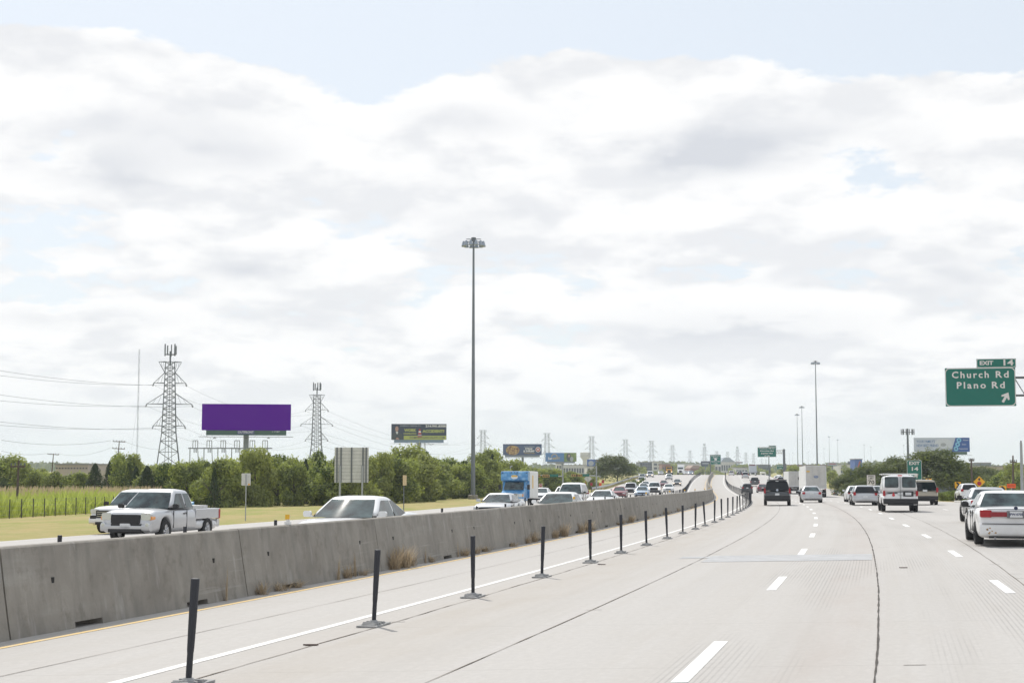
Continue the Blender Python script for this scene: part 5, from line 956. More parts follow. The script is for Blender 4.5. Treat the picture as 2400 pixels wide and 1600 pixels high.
# traffic signals over the side road
M_SIGY = mat('signal_yellow', (.55, .33, .09), .5)
def signal(u, d, v_arm, u_end, heads, label, street=None):
    t = sgn('traffic_signal', u, d, label, 'traffic signal', face=0.0, base=LOW); za = zrow(v_arm, d) - LOW; L_ = (u_end - u) / F_PX * d; mb = MB(); mb.tube((0, 0, 0), (0, 0, zrow(1090, d) - LOW), .15, .10, 8); mb.obj('pole', M_GALV, t); mb = MB(); mb.tube((0, 0, za), (L_, 0, za + .25), .10, .06, 8); mb.obj('mast_arm', M_GALV, t)
    for f in heads: mb = MB(); mb.rbox((L_ * f, -.15, za + .1), (1.15, .22, .42), .06, 'y'); h = mb.obj('signal_head', M_SIGY, t); mb = MB(); [mb.lathe([(.10, -.3), (.13, -.3), (.13, -.26), (.02, -.26)], 10, 'y', (L_ * f + q, 0, za + .1)) for q in (-.35, 0, .35)]; mb.obj('lens', M_SBLK, h)
    if street: plate(t, 'street_name_sign', M_GREEN, L_ * street, za + .15, 1.6, .45, -.1, .03, .05)
signal(1319, 240, 1116, 1256, (.62, .96), 'traffic signal mast arm with amber housings reaching toward the box truck', .35); signal(1398, 262, 1115, 1344, (.95, .75), 'traffic signal mast arm beside the diamond sign', .5)
t = tag(empty('street_lamp', (at(1196, 230), 230, LOW)), 'small grey lamp pole behind the blue box truck', 'street lamp'); mb = MB(); mb.tube((0, 0, 0), (0, 0, zrow(1094, 230) - LOW), .12, .09, 8); mb.obj('pole', M_GALV, t); mb = MB(); mb.tube((0, 0, zrow(1094, 230) - LOW), (.35, 0, zrow(1091, 230) - LOW), .08, .06, 8); mb.obj('lamp_arm', M_GALV, t)
# guard rail on the far left shoulder
gy = list(frange(255, 500, 3.8)); gr = tag(empty('guard_rail', (Cc(255) + ROAD_L - .4, 255, road_z(ROAD_L, 255))), 'galvanised steel guard rail along the far shoulder above the grassy slope', 'guard rail'); O = Vector(gr.location)
mb = MB(); rings = []
for Y in gy:
    x = Cc(Y) + ROAD_L - .4; z = road_z(ROAD_L, Y); rings.append([(x - O.x + a, Y - O.y, z - O.z + b) for a, b in ((0, .45), (.05, .50), (0, .60), (.05, .70), (0, .80), (-.02, .80), (-.02, .45))])
mb.loft(rings); mb.obj('rail', M_GALV, gr)
for Y in gy[::1]: x = Cc(Y) + ROAD_L - .5; z = road_z(ROAD_L, Y); mb = MB(); mb.box((x - O.x, Y - O.y, z - O.z + .3), (.15, .2, 1.0)); mb.obj('post', M_BARK, gr)
M_FENCE = mat('fence_post', (.05, .05, .052), .7)
# wire fence
fp = [(97.5 + i * 1.85, -34.4 + i * .20) for i in range(-9, 22)]; fz = tag(empty('wire_fence', (fp[3][1], fp[3][0], gz(fp[3][1], fp[3][0]))), 'wire fence with thin dark steel posts before the tall grass', 'fence'); O = Vector(fz.location)
for Y, X in fp: mb = MB(); mb.tube((X - O.x, Y - O.y, gz(X, Y) - O.z - .2), (X - O.x + rn.gauss(0, .01), Y - O.y, gz(X, Y) - O.z + 1.32), .04, n=6); mb.obj('post', M_FENCE, fz)
for hh in (.25, .55, .85, 1.15, 1.28): mb = MB(); [mb.tube((fp[i][1] - O.x, fp[i][0] - O.y, gz(fp[i][1], fp[i][0]) - O.z + hh), (fp[i + 1][1] - O.x, fp[i + 1][0] - O.y, gz(fp[i + 1][1], fp[i + 1][0]) - O.z + hh), .006, n=4) for i in range(len(fp) - 1)]; mb.obj('wire', M_GALV, fz)
M_LAMP = mat('lamp_shell', (.30, .34, .40), .4, .3)
M_MAST = mat('mast_steel', (.17, .19, .215), .5, .3, var=.1, vscale=1)
# ------------------------------------------------------------------ high-mast lights
def high_mast(u, d, vtop, label, group, lod=0, base=None):
    X = at(u, d, vtop) if d < 600 else at(u, d, vtop); z = (gz(X, d) if d < 560 else LOW) if base is None else base; H = zrow(vtop, d, u) - z; t = tag(empty('high_mast_light', (X, d, z)), label, 'light mast', group); n = 14 if lod == 0 else 6
    mb = MB(); mb.tube((0, 0, -.2), (0, 0, H), .29, .12, n); mb.obj('pole', M_MAST, t, smooth_=50)
    if lod == 0: mb = MB(); mb.lathe([(.62, 0), (.62, .5), (.50, .55)], 14, 'z'); mb.obj('footing', M_BARR, t)
    zr_ = H - .75; mb = MB(); nl = 12 if lod == 0 else 8; R_ = 1.3
    for i in range(nl):
        a, b = 6.283 * i / nl, 6.283 * (i + 1) / nl; mb.tube((R_ * .72 * math.cos(a), R_ * .72 * math.sin(a), zr_ + .1), (R_ * .72 * math.cos(b), R_ * .72 * math.sin(b), zr_ + .1), .05, n=5)
        if i % 3 == 0: mb.tube((0, 0, zr_ + .35), (R_ * .72 * math.cos(a), R_ * .72 * math.sin(a), zr_ + .1), .05, n=5)
    mb.obj('lamp_ring', M_DKST, t); mb = MB(); mb.tube((-.95, 0, H - .25), (.95, 0, H - .25), .05, n=5); mb.lathe([(.30, H - .45), (.30, H - .05), (.12, H)], 8, 'z'); mb.obj('hoist_head', M_DKST, t)
    for i in range(nl):
        a = 6.283 * (i + .5) / nl; c_, s_ = R_ * 1.0 * math.cos(a), R_ * 1.0 * math.sin(a); mb = MB(); mb.lathe([(.10, .20), (.17, .05), (.20, -.12), (.30, -.42), (.29, -.44), (.05, -.44)], 8, 'z', (c_, s_, zr_)); mb.tube((c_ * .72, s_ * .72, zr_ + .1), (c_, s_, zr_ + .12), .04, n=4); mb.obj('lamp', M_LAMP, t)
G_M = 'high mast lights'
high_mast(1110, 184, 556, 'very tall light mast with a ring of lamps on the left verge', G_M); high_mast(1911, 480, 845, 'tall light mast rising behind the white box trailer', G_M); high_mast(1879, 830, 951, 'tall light mast just beside the shorter one over the pale trailer', G_M, 1); high_mast(1868, 930, 969, 'slender light mast over the pale trailer', G_M, 1)
for u, v in ((1943, 1022), (1963, 1029), (2025, 1041), (2041, 1046), (1931, 1050), (1894, 1058), (2118, 1042), (1850, 1062), (1858, 1060)): high_mast(u, 34.6 * F_PX / (HOR - v), v, 'faint light mast far away in the haze', 'faint light masts in the haze', 1, LOW)
# ------------------------------------------------------------------ lattice towers, wires, poles
def lattice(u, d, vtop, label, group, lod=0, antenna=False, yaw=0.0, H=None, rad=1.0):
    X = at(u, d, vtop); top = zrow(vtop, d, u); z = LOW if H is None else top - H; H = top - z; s = H / 35.8; t = tag(empty('lattice_tower', (X, d, z), yaw), label, 'pylon', group); r = .11 * s * rad
    hw_ = lambda q: lerp([0, 14.9, 35.8], [3.9, 2.05, 1.3])(q / s) * s
    mb = MB()
    for sx, sy in ((1, 1), (1, -1), (-1, 1), (-1, -1)):
        for a, b in ((0, 14.9), (14.9, 35.8)): mb.tube((sx * hw_(a * s), sy * hw_(a * s), a * s), (sx * hw_(b * s), sy * hw_(b * s), b * s), r, r * .8, 5)
    mb.obj('leg', M_LATT, t); mb = MB(); lv_ = [0, 5, 9.2, 12.4, 14.9] + [14.9 + i * 1.74 for i in range(1, 13)] if lod == 0 else [0, 7.5, 14.9, 19, 23, 27, 31, 35.8]
    for a, b in zip(lv_[:-1], lv_[1:]):
        a *= s; b *= s; w0, w1 = hw_(a), hw_(b)
        for p in ((1, 0), (-1, 0), (0, 1), (0, -1)):
            def pt(e, w, zz_): return (p[0] * w + (e * w if p[0] == 0 else 0), p[1] * w + (e * w if p[1] == 0 else 0), zz_)
            mb.tube(pt(-1, w0, a), pt(1, w1, b), r * .5, n=4); mb.tube(pt(1, w0, a), pt(-1, w1, b), r * .5, n=4); mb.tube(pt(-1, w1, b), pt(1, w1, b), r * .5, n=4)
    mb.obj('bracing', M_LATT, t)
    if lod == 0: mb = MB(); [mb.tube((x * s, 0, 0), (x * .5 * s, 0, 35.8 * s), r * .7, n=4) for x in (-1.1, 0, 1.1)]; mb.obj('cable_ladder', M_LATT, t)
    ends = []
    for zz_, sp, dr in ((35.8, 3.3, -3.3), (29.5, 4.6, 3.2), (23.3, 6.5, 3.2), (16.9, 4.5, 3.0)):
        zz_ *= s; sp *= s; dr *= s; mb = MB(); w = hw_(zz_); w2 = hw_(max(0, min(35.8 * s, zz_ + dr)))
        for sx in (-1, 1):
            for sy in (-1, 1): mb.tube((sx * w, sy * w, zz_), (sx * sp, 0, zz_), r * .7, n=4); mb.tube((sx * w2, sy * w2, min(35.8 * s, zz_ + dr)), (sx * sp, 0, zz_), r * .6, n=4)
            for f in (.35, .68): mb.tube((sx * (w + (sp - w) * f), 0, zz_), (sx * (w + (sp - w) * (f - .2)), 0, zz_ + dr * (1 - f + .2) * .8), r * .4, n=4)
        arm = mb.obj('cross_arm', M_LATT, t)
        if dr > 0:
            mb = MB()
            for sx in (-1, 1):
                for dy_ in (-1, 1): mb.tube((sx * sp, 0, zz_), (sx * (sp + .25 * s), dy_ * 1.6 * s, zz_ - .75 * s), .13 * s * rad, n=5)
                ends.append((X + sx * sp * math.cos(yaw), d + sx * sp * math.sin(yaw), z + zz_ - .6 * s))
            mb.obj('insulator', M_DKST, arm)
    if antenna:
        mb = MB(); mb.tube((0, 0, 35 * s), (0, 0, 39 * s), .25 * s, n=6); [mb.tube((1.6 * s * math.cos(a), 1.6 * s * math.sin(a), 38 * s), (1.6 * s * math.cos(a + 1.05), 1.6 * s * math.sin(a + 1.05), 38 * s), .12 * s, n=4) for a in (0, 1.05, 2.1, 3.14, 4.19, 5.24)]; mb.obj('antenna_frame', M_LATT, t)
        for i in range(9): a = i * .698; mb = MB(); mb.box((1.65 * s * math.cos(a), 1.65 * s * math.sin(a), 39.3 * s), (.32 * s, .2 * s, 2.6 * s + (i % 3) * .5 * s), rz=a); mb.obj('antenna_panel', M_LATT, t)
    return ends
G_P = 'lattice pylons'
e1 = lattice(399, 440, 848, 'tall lattice pylon topped by a cluster of phone antennas, left of the purple billboard', G_P, 0, True, .25, None, 1.35); e2 = lattice(743, 583, 925, 'lattice pylon with phone antennas between the purple and the dark billboards', G_P, 0, True, .2, None, 1.35)
far = [lattice(u, d, v, lb, 'hazy pylons on the skyline', 1, False, .3, None, 1.25) for u, d, v, lb in ((1132, 1140, 1007.6, 'lattice pylon right beside the tall light mast'), (1282, 1250, 1014.6, 'hazy lattice pylon above the blue Serenity billboard'), (1386.5, 1390, 1022, 'hazy lattice pylon by the white water tower'), (1466, 1550, 1029.5, 'hazy lattice pylon over the round tree'), (1527, 1640, 1032.5, 'hazy lattice pylon over the grey blue office block'), (1576, 1980, 1043, 'hazy lattice pylon above the dump truck'), (1617, 2450, 1055, 'hazy lattice pylon above the white semi truck'))]
for u, v in ((1651, 1047), (1728, 1053), (1680, 1057), (1705, 1058), (1748, 1060), (1766, 1062), (1785, 1074), (1795, 1076)): lattice(u, 30.5 * F_PX / (HOR - v), v, 'faint lattice pylon far off in the haze', 'faint pylons in the haze', 1, u in (1651, 1728), .3, None, 1.5)
lattice(991, 1000, 1004, 'faint lattice pylon whose top shows above the dark billboard', 'hazy pylons on the skyline', 1, False, .3, None, 1.2)
M_WIRE = mat('wire', (.10, .11, .13), .6, .3)
def wire(a, b, sag, label, group, r=.035, n=24):
    a, b = Vector(a), Vector(b); mb = MB(); pts = []
    for i in range(n + 1): t_ = i / n; p = a.lerp(b, t_); p.z -= 4 * sag * t_ * (1 - t_); pts.append(p - a)
    for i in range(n): mb.tube(pts[i], pts[i + 1], r, n=3, cap=False)
    tag(mb.obj('power_line', M_WIRE, None, loc=a, fix=False), label, 'wire', group)
e00 = lattice(-735, 290, 812 - 95, 'lattice pylon nearest the highway at the left end of the power line', G_P, 1, False, .35)
for i, p in enumerate(e1): wire(p, (e00[i][0], e00[i][1], max(p[2] + 8.5, e00[i][2])), 4.6, 'power line running left from the tall pylon', 'power lines left of the tall pylon', .045)
for i, (p, q) in enumerate(zip(e1, e2)): wire(p, q, 5.0, 'power line slung between the two antenna pylons', 'power lines between pylons', .03)
for i, (p, q) in enumerate(zip(e2, far[0])): wire(p, q, 9.0, 'power line slung from the second pylon toward the far ones', 'power lines to the far pylons', .04)
for fa, fb in zip(far[:-1], far[1:]):
    for i in (0, 3): wire(fa[i], fb[i], 7.0, 'thin hazy power line between far pylons', 'hazy power lines', .05, 14)
M_WOOD = mat('pole_wood', (.11, .085, .07), .9, var=.3, vscale=6)
def utility(u, d, vt, vb, arms, label, lean=0.0, aw=2.4):
    X = at(u, d); z = min(gz(X, d), zrow(vb, d)) - .2; H = zrow(vt, d) - z; t = tag(empty('utility_pole', (X, d, z)), label, 'utility pole'); t.rotation_euler = (0, lean, 0); mb = MB(); mb.tube((0, 0, 0), (0, 0, H), .17 if d > 150 else .10, .08, 9); mb.obj('pole', M_WOOD, t, smooth_=50); out = []
    for a in arms:
        mb = MB(); mb.box((0, -.12, H - a), (aw, .12, .14)); ar_ = mb.obj('cross_arm', M_WOOD, t); mb = MB()
        for f in (-.47, -.2, .2, .47): mb.lathe([(.05, 0), (.06, .12), (.03, .22)], 6, 'z', (f * aw, -.12, H - a + .07))
        mb.obj('insulator', M_DKST, ar_); out += [Vector((X - aw * .45, d, z + H - a + .2)), Vector((X + aw * .45, d, z + H - a + .2))]
    return out
p1 = utility(40.5, 112, 1079, 1182, (.45,), 'short wooden utility pole with one cross arm in the tall grass', .012, 1.1); p2 = utility(118, 300, 1062, 1112, (.2,), 'leaning wooden utility pole before the beige warehouse', .06); p3 = utility(271, 280, 1032, 1090, (.2, 1.55), 'wooden utility pole with two cross arms above the cedars', .05)
wire(p3[0], (at(0, 250), 250, zrow(1031, 250)), .8, 'thin cable running left from the two armed utility pole', None, .03); wire(p2[0], (at(0, 290), 290, zrow(1056, 290)), .5, 'thin cable running left from the leaning utility pole', None, .03); wire(p3[2], p2[1], .9, 'thin cable between the leaning and the two armed utility poles', None, .02)
wire(p3[1], (at(420, 330), 330, zrow(1048, 330)), 1.0, 'thin cable running right from the two armed utility pole', None, .02)
utility(2279, 170, 1074, 1150, (.25,), 'tall dark utility pole behind the stop ahead sign', -.01, .6); utility(2374, 165, 1067, 1150, (.75,), 'utility pole with a curved arm above the orange sign', .02, .75)
t = tag(empty('steel_pole', (at(2396, 110), 110, gz(at(2396, 110), 110))), 'thick grey steel pole behind the bright trees', 'pole'); mb = MB(); mb.tube((0, 0, 0), (0, 0, zrow(1036, 110) - t.location.z), .14, .09, 10); mb.obj('shaft', M_GALV, t); mb = MB(); mb.tube((0, 0, zrow(1036, 110) - t.location.z), (0, 0, zrow(1032, 110) - t.location.z), .05, n=6); mb.obj('cap', M_DKST, t)
# phone antenna pole on the right, guyed radio mast, switchyard
X = at(2130, 330); t = tag(empty('antenna_pole', (X, 330, LOW)), 'dark pole topped by a row of phone antennas beside the blue white billboard', 'antenna'); H = zrow(1004, 330) - LOW; mb = MB(); mb.tube((0, 0, 0), (0, 0, H), .35, .2, 10); mb.obj('pole', M_DKST, t)
mb = MB(); mb.tube((-1.45, 0, H - .8), (1.45, 0, H - .8), .08, n=5); mb.tube((-1.2, .7, H - .8), (1.2, .7, H - .8), .06, n=5); mb.obj('antenna_frame', M_DKST, t)
for x in (-1.45, -1.1, -.9, -.35, 0, .4, .95, 1.15, 1.45): mb = MB(); mb.box((x, -.08, H - .75), (.16, .12, 1.3)); mb.obj('antenna_panel', M_LATT, t)
X = at(319.5, 900); H = zrow(818, 900) - LOW; t = tag(empty('radio_mast', (X, 900, LOW)), 'very thin lattice radio mast left of the tall pylon', 'antenna'); mb = MB(); 
for a in (0, 2.09, 4.19): mb.tube((.4 * math.cos(a), .4 * math.sin(a), 0), (.4 * math.cos(a), .4 * math.sin(a), H), .07, n=4)
mb.obj('shaft', M_LATT, t); mb = MB()
for i in range(40): z0 = H * i / 40; a = i * 2.09; mb.tube((.4 * math.cos(a), .4 * math.sin(a), z0), (.4 * math.cos(a + 2.09), .4 * math.sin(a + 2.09), z0 + H / 40), .05, n=4)
mb.obj('lacing', M_LATT, t); mb = MB(); mb.tube((-5.5, 0, 0), (-.4, 0, H * .55), .04, n=3); mb.obj('guy_wire', M_LATT, t)
for i, u in enumerate((456, 489, 521.6, 554, 590, 620)):
    d = 360; X = at(u, d); t = tag(empty('switchyard_frame', (X, d, LOW)), 'dark steel switchyard frame standing behind the thicket under the purple billboard', 'switchgear', 'switchyard frames'); zt, zc_ = zrow(1032, d) - LOW, zrow(1050, d) - LOW; mb = MB()
    for x in (-.6, .6): mb.tube((x, 0, zc_), (x, 0, zt), .09, n=5)
    mb.tube((0, 0, zc_ - 1), (0, 0, zt), .07, n=5); mb.tube((-.6, 0, zt), (.6, 0, zt), .09, n=5); mb.obj('portal', M_DKST, t); mb = MB(); mb.tube((-1.75, 0, zc_), (1.75, 0, zc_), .14, n=6); mb.obj('beam', M_DKST, t)
    mb = MB(); mb.tube((-1.3, 0, 0), (-1.3, 0, zc_ + .2), .12, n=6); mb.tube((1.1, .6, 0), (.6, 0, zc_), .10, n=6); mb.obj('column', M_DKST, t); mb = MB(); [mb.tube((x, 0, zc_), (x, 0, zc_ - 1.1), .10, n=5) for x in (-.3, .3)]; mb.obj('insulator', M_DKST, t)
# ------------------------------------------------------------------ billboards
M_PURPLE = mat('purple_print', (.10, .0, .32), .9, spec=.0); M_APRON = mat('apron_green', (.075, .14, .11), .6, var=.1, vscale=1); M_BBPOST = mat('billboard_post', (.22, .25, .28), .55, .2, var=.12, vscale=1)
M_NAVY = mat('print_navy', (.030, .045, .085), .55); M_LIME = mat('print_lime', (.42, .47, .12), .55); M_PALE = mat('print_pale', (.50, .55, .66), .55); M_CYAN = mat('print_cyan', (.20, .50, .72), .5); M_BLUE = mat('print_blue', (.055, .16, .38), .55); M_ROYAL = mat('print_royal', (.03, .10, .36), .55); M_SKIN = mat('print_skin', (.42, .27, .22), .6); M_SUIT = mat('print_suit', (.05, .065, .075), .6)
M_GOLD = mat('print_gold', (.55, .40, .07), .55); M_PGREEN = mat('print_green', (.16, .24, .06), .6, var=.4, vscale=.8); M_PRED = mat('print_red', (.42, .05, .05), .55); M_GREYP = mat('print_grey', (.34, .37, .42), .55); M_PWHITE = mat('print_white', (.72, .73, .74), .55)
def billboard(u0, u1, v0, v1, d, label, face, apron=M_APRON, ground=None, yaw=0.0, post_u=None, apron_in=.05, group='billboards'):
    u = (u0 + u1) / 2; X = at(u, d, v1); z = LOW; t = tag(empty('billboard', (X, d, z), -math.atan2(X, d) + yaw), label, 'billboard', group); k = d / F_PX * math.sqrt(1 + (X / d) ** 2); W_ = (u1 - u0) * k; zt, zb_ = zrow(v0, d) - z, zrow(v1, d) - z; zc = (zt + zb_) / 2; H_ = zt - zb_
    mb = MB(); mb.box((0, .12, zc), (W_, .24, H_)); p = mb.obj('panel', face, t)
    mb = MB(); mb.box((0, .14, zb_ - H_ * .095), (W_ * (1 - 2 * apron_in), .16, H_ * .19)); mb.obj('apron', apron, t)
    mb = MB(); mb.box((0, -.55, zb_ - H_ * .25), (W_ * 1.06, .9, .07)); [mb.box((f * W_, -.1, zb_ - H_ * .23), (.10, 1.0, .10)) for f in (-.44, -.2, .1, .36)]; mb.obj('catwalk', M_DKST, t)
    mb = MB(); [mb.tube((f * W_, -.5, zb_ - H_ * .25), (f * W_, -1.5, zb_ - H_ * .30), .05, n=5) for f in (-.35, .0, .25)]; [mb.box((f * W_, -1.5, zb_ - H_ * .30), (.5, .25, .12)) for f in (-.35, 0, .25)]; mb.obj('floodlight', M_DKST, t)
    mb = MB(); px = 0 if post_u is None else (post_u - u) * k; mb.tube((px, .8, -.3), (px, .8, zc), .47, .45, 16); mb.obj('post', M_BBPOST, t, smooth_=50); mb = MB(); [mb.box((0, .5, zc + f * H_), (W_ * .96, .35, .25)) for f in (-.4, .4)]; [mb.box((f * W_, .45, zc), (.2, .3, H_ * .95)) for f in (-.42, -.2, .0, .2, .42)]; mb.obj('frame', M_DKST, t); return t, W_, H_, zc, zt, zb_
def pr(t, name, m, x, z, w, h_, lay=1, r=.02): return plate(t, name, m, x, z, w, h_, -.004 * lay, .003, r)
def disc(t, name, m, x, z, rx, rz=None, lay=1, n=24): mb = MB(); rz = rz or rx; mb.prism([(x + rx * math.cos(6.2832 * i / n), z + rz * math.sin(6.2832 * i / n)) for i in range(n)], 'y', -.004 * lay - .003, -.004 * lay); return mb.obj(name, m, t)
def poly(t, name, m, pts, lay=1): mb = MB(); mb.prism(pts, 'y', -.004 * lay - .003, -.004 * lay); return mb.obj(name, m, t)
def bt(t, s, size, m, x, z, w, lay=3, bold=.01): return text('lettering', s, size, m, t, (x, -.004 * lay - .004, z), width=w, bold=bold, ext=.003)
t, W_, H_, zc, zt, zb_ = billboard(476.5, 678.5, 946.5, 1008, 245, 'large blank purple billboard on a steel post above the thicket', M_PURPLE, post_u=577, yaw=-.02)
mb = MB(); mb.box((-.1, .05, zb_ - H_ * .075), (2.9, .03, .62)); mb.obj('name_plate', mat('plate_blue', (.10, .12, .22), .5), t); text('lettering', 'OUTFRONT', .55, M_PWHITE, t, (-.1, .03, zb_ - H_ * .075), width=2.6, bold=.01, ext=.003); text('lettering', '1 7187', .4, M_PWHITE, t, (4.9, .05, zb_ - H_ * .05), width=1.2, ext=.003)
t, W_, H_, zc, zt, zb_ = billboard(917.5, 1046, 993, 1030, 385, 'dark law firm billboard with lime lettering, a traffic cone and a man in a suit', M_NAVY, apron=mat('apron_blue', (.22, .30, .38), .6), post_u=982)
pr(t, 'lime_band', M_LIME, W_ * .11, zb_ + H_ * .13, W_ * .77, H_ * .25); bt(t, 'DOMINGOGARCIALAW.COM', .7, M_NAVY, W_ * .15, zb_ + H_ * .13, W_ * .63); bt(t, '214.941.8300', .8, M_PWHITE, W_ * .305, zt - H_ * .14, W_ * .37, bold=.03); bt(t, 'DOMINGO GARCIA, P.C.', .5, M_GREYP, -W_ * .15, zt - H_ * .12, W_ * .38)
bt(t, 'WORK', 1.0, M_LIME, -W_ * .16, zc + H_ * .09, W_ * .22, bold=.05); bt(t, 'CONSTRUCTION', .5, M_LIME, -W_ * .165, zc - H_ * .12, W_ * .23, bold=.02); bt(t, 'ACCIDENT?', 1.0, M_LIME, W_ * .265, zc + H_ * .03, W_ * .40, bold=.05)
cx = W_ * .015
for i, (m, a, b, c_, d_) in enumerate(((M_PRED, .04, .10, .55, .68), (M_PWHITE, .052, .062, .45, .55), (M_PRED, .07, .08, .33, .45), (M_GREYP, .08, .09, .24, .33), (M_PRED, .095, .10, .17, .24))):
    w0, w1 = W_ * (.042 - .006 * (4 - i)), W_ * (.042 - .006 * (5 - i) + .001); poly(t, 'cone_band', m, [(cx - w0, zb_ + H_ * c_), (cx + w0, zb_ + H_ * c_), (cx + w1, zb_ + H_ * d_), (cx - w1, zb_ + H_ * d_)], 2)
poly(t, 'printed_suit', M_SUIT, [(-W_ * .49, zb_ + .05), (-W_ * .29, zb_ + .05), (-W_ * .30, zb_ + H_ * .32), (-W_ * .36, zb_ + H_ * .45), (-W_ * .42, zb_ + H_ * .48), (-W_ * .48, zb_ + H_ * .40)], 2); disc(t, 'printed_face', M_SKIN, -W_ * .40, zb_ + H_ * .68, W_ * .030, H_ * .17, 3); poly(t, 'printed_shirt', M_PWHITE, [(-W_ * .42, zb_ + H_ * .50), (-W_ * .375, zb_ + H_ * .50), (-W_ * .395, zb_ + H_ * .33)], 3)
poly(t, 'printed_hands', M_SKIN, [(-W_ * .42, zb_ + .04), (-W_ * .35, zb_ + .04), (-W_ * .38, zb_ + H_ * .14), (-W_ * .41, zb_ + H_ * .12)], 4)
t, W_, H_, zc, zt, zb_ = billboard(1179, 1269.5, 1040, 1066, 550, 'blue restaurant billboard with a bowl of food and a round emblem', mat('print_bowl_blue', (.05, .085, .19), .55), apron=M_BBPOST, post_u=1225)
g = SN('print_food'); co = g.n('ShaderNodeTexCoord').outputs['Object']; n = g.noise(co, 1.4, 5, .7); g.put(g.mix(g.rng(n, .42, .58), (.14, .05, .03, 1), (.50, .36, .14, 1)), g.b.inputs['Base Color'])
disc(t, 'printed_bowl', g.m, -W_ * .25, zc - H_ * .06, W_ * .175, H_ * .44); bt(t, 'HOT PEPPER', .6, M_GREYP, W_ * .18, zc + H_ * .24, W_ * .27); bt(t, 'STEAK', 1.0, M_PWHITE, W_ * .17, zc + H_ * .06, W_ * .2, bold=.04); bt(t, '& SHRIMP', 1.0, M_PWHITE, W_ * .17, zc - H_ * .15, W_ * .29, bold=.04); bt(t, 'Opening for lunch', .5, M_GOLD, W_ * .18, zc - H_ * .33, W_ * .28)
disc(t, 'emblem_ring', M_PWHITE, W_ * .405, zc, W_ * .065, H_ * .24, 2); disc(t, 'emblem_red', M_PRED, W_ * .405, zc, W_ * .05, H_ * .185, 3); disc(t, 'emblem_core', M_PWHITE, W_ * .405, zc + .05, W_ * .024, H_ * .09, 4)
t, W_, H_, zc, zt, zb_ = billboard(1278.5, 1351, 1060.5, 1081, 680, 'blue and green billboard reading Serenity with a golden arc', mat('print_serenity', (.07, .20, .46), .55), apron=M_BBPOST, post_u=1318)
pr(t, 'green_half', M_PGREEN, W_ * .30, zc, W_ * .40, H_, 1); bt(t, 'Ser', 1.6, M_PWHITE, -W_ * .35, zc - H_ * .16, W_ * .14, bold=.05); bt(t, 'eNITY', 1.5, M_GOLD, -W_ * .155, zc - H_ * .16, W_ * .24, bold=.04); mb = MB(); [mb.prism([(-W_ * .21 + r1 * math.cos(a), zc + .1 + r1 * math.sin(a)) for r1, a in ((W_ * .10, a0), (W_ * .10, a0 + .35), (W_ * .08, a0 + .35), (W_ * .08, a0))], 'y', -.016, -.010) for a0 in [i * .35 for i in range(9)]]; mb.obj('golden_arc', M_GOLD, t)
disc(t, 'printed_hair', M_SUIT, W_ * .25, zc, W_ * .075, H_ * .47, 2); disc(t, 'printed_face', M_SKIN, W_ * .26, zc + H_ * .15, W_ * .03, H_ * .16, 3); disc(t, 'printed_child', M_GREYP, W_ * .345, zc - H_ * .22, W_ * .055, H_ * .27, 3)
t, W_, H_, zc, zt, zb_ = billboard(1376, 1422, 1076, 1092, 800, 'dark blue billboard half hidden by the round tree', M_ROYAL, apron=M_GREYP); disc(t, 'printed_shape', M_GREYP, -W_ * .3, zc - .3, W_ * .14, H_ * .36, 2); pr(t, 'red_strip', M_PRED, W_ * .2, zt - H_ * .2, W_ * .4, H_ * .2, 2); disc(t, 'printed_shape', M_PWHITE, -W_ * .02, zb_ + H_ * .2, W_ * .06, H_ * .2, 3)
t, W_, H_, zc, zt, zb_ = billboard(2147, 2268, 1025, 1058.5, 400, 'pale and blue billboard reading your family\'s new best friend', M_PALE, post_u=2228, yaw=.12)
poly(t, 'blue_side', M_ROYAL, [(W_ * .25, zt - .05), (W_ * .5, zt - .05), (W_ * .5, zb_ + .05), (W_ * .17, zb_ + .05)], 1); bt(t, "YOUR FAMILY'S", 1.0, M_BLUE, -W_ * .285, zc + H_ * .22, W_ * .33); bt(t, 'NEW BEST FRIEND', 1.0, M_BLUE, -W_ * .255, zc - H_ * .06, W_ * .39)
for i, (x, s) in enumerate(((.31, 'Windows'), (.285, 'Doors'), (.255, 'Replacement'))): z0 = zt - H_ * (.18 + .3 * i); disc(t, 'ring', M_CYAN, W_ * x, z0, W_ * .042, lay=2); disc(t, 'ring_core', M_ROYAL, W_ * x, z0, W_ * .018, lay=3); bt(t, s, .5, M_PALE, W_ * (x + .10 + .01 * len(s) * .3), z0, W_ * .014 * len(s))
disc(t, 'device', mat('print_device', (.56, .60, .68), .5), W_ * .03, zc + H_ * .05, W_ * .16, H_ * .38, 1); disc(t, 'device_core', M_GREYP, W_ * .03, zc, W_ * .05, H_ * .12, 2); poly(t, 'device_shadow', M_GREYP, [(0, zb_ + .05), (W_ * .2, zb_ + H_ * .26), (W_ * .17, zb_ + .05)], 2)
for u0, u1, v0, v1, d, m, lb in ((1643, 1664, 1080, 1091, 950, M_NAVY, 'small dark billboard beside the express lane sign'), (1725, 1751, 1088, 1094.5, 1000, M_BLUE, 'small blue billboard above the crest traffic'), (1723, 1741, 1081.5, 1084.5, 1300, M_GREYP, 'small grey billboard over the blue one'), (1940, 1962, 1083, 1090, 900, M_GREYP, 'grey billboard beyond the trailers'), (1987, 2000, 1080.5, 1086, 950, M_NAVY, 'small dark billboard near the blue store sign')):
    t, W_, H_, zc, zt, zb_ = billboard(u0, u1, v0, v1, d, lb, m); pr(t, 'printed_strip', M_GREYP if m is not M_GREYP else M_PRED, 0, zc, W_ * .7, H_ * .25)
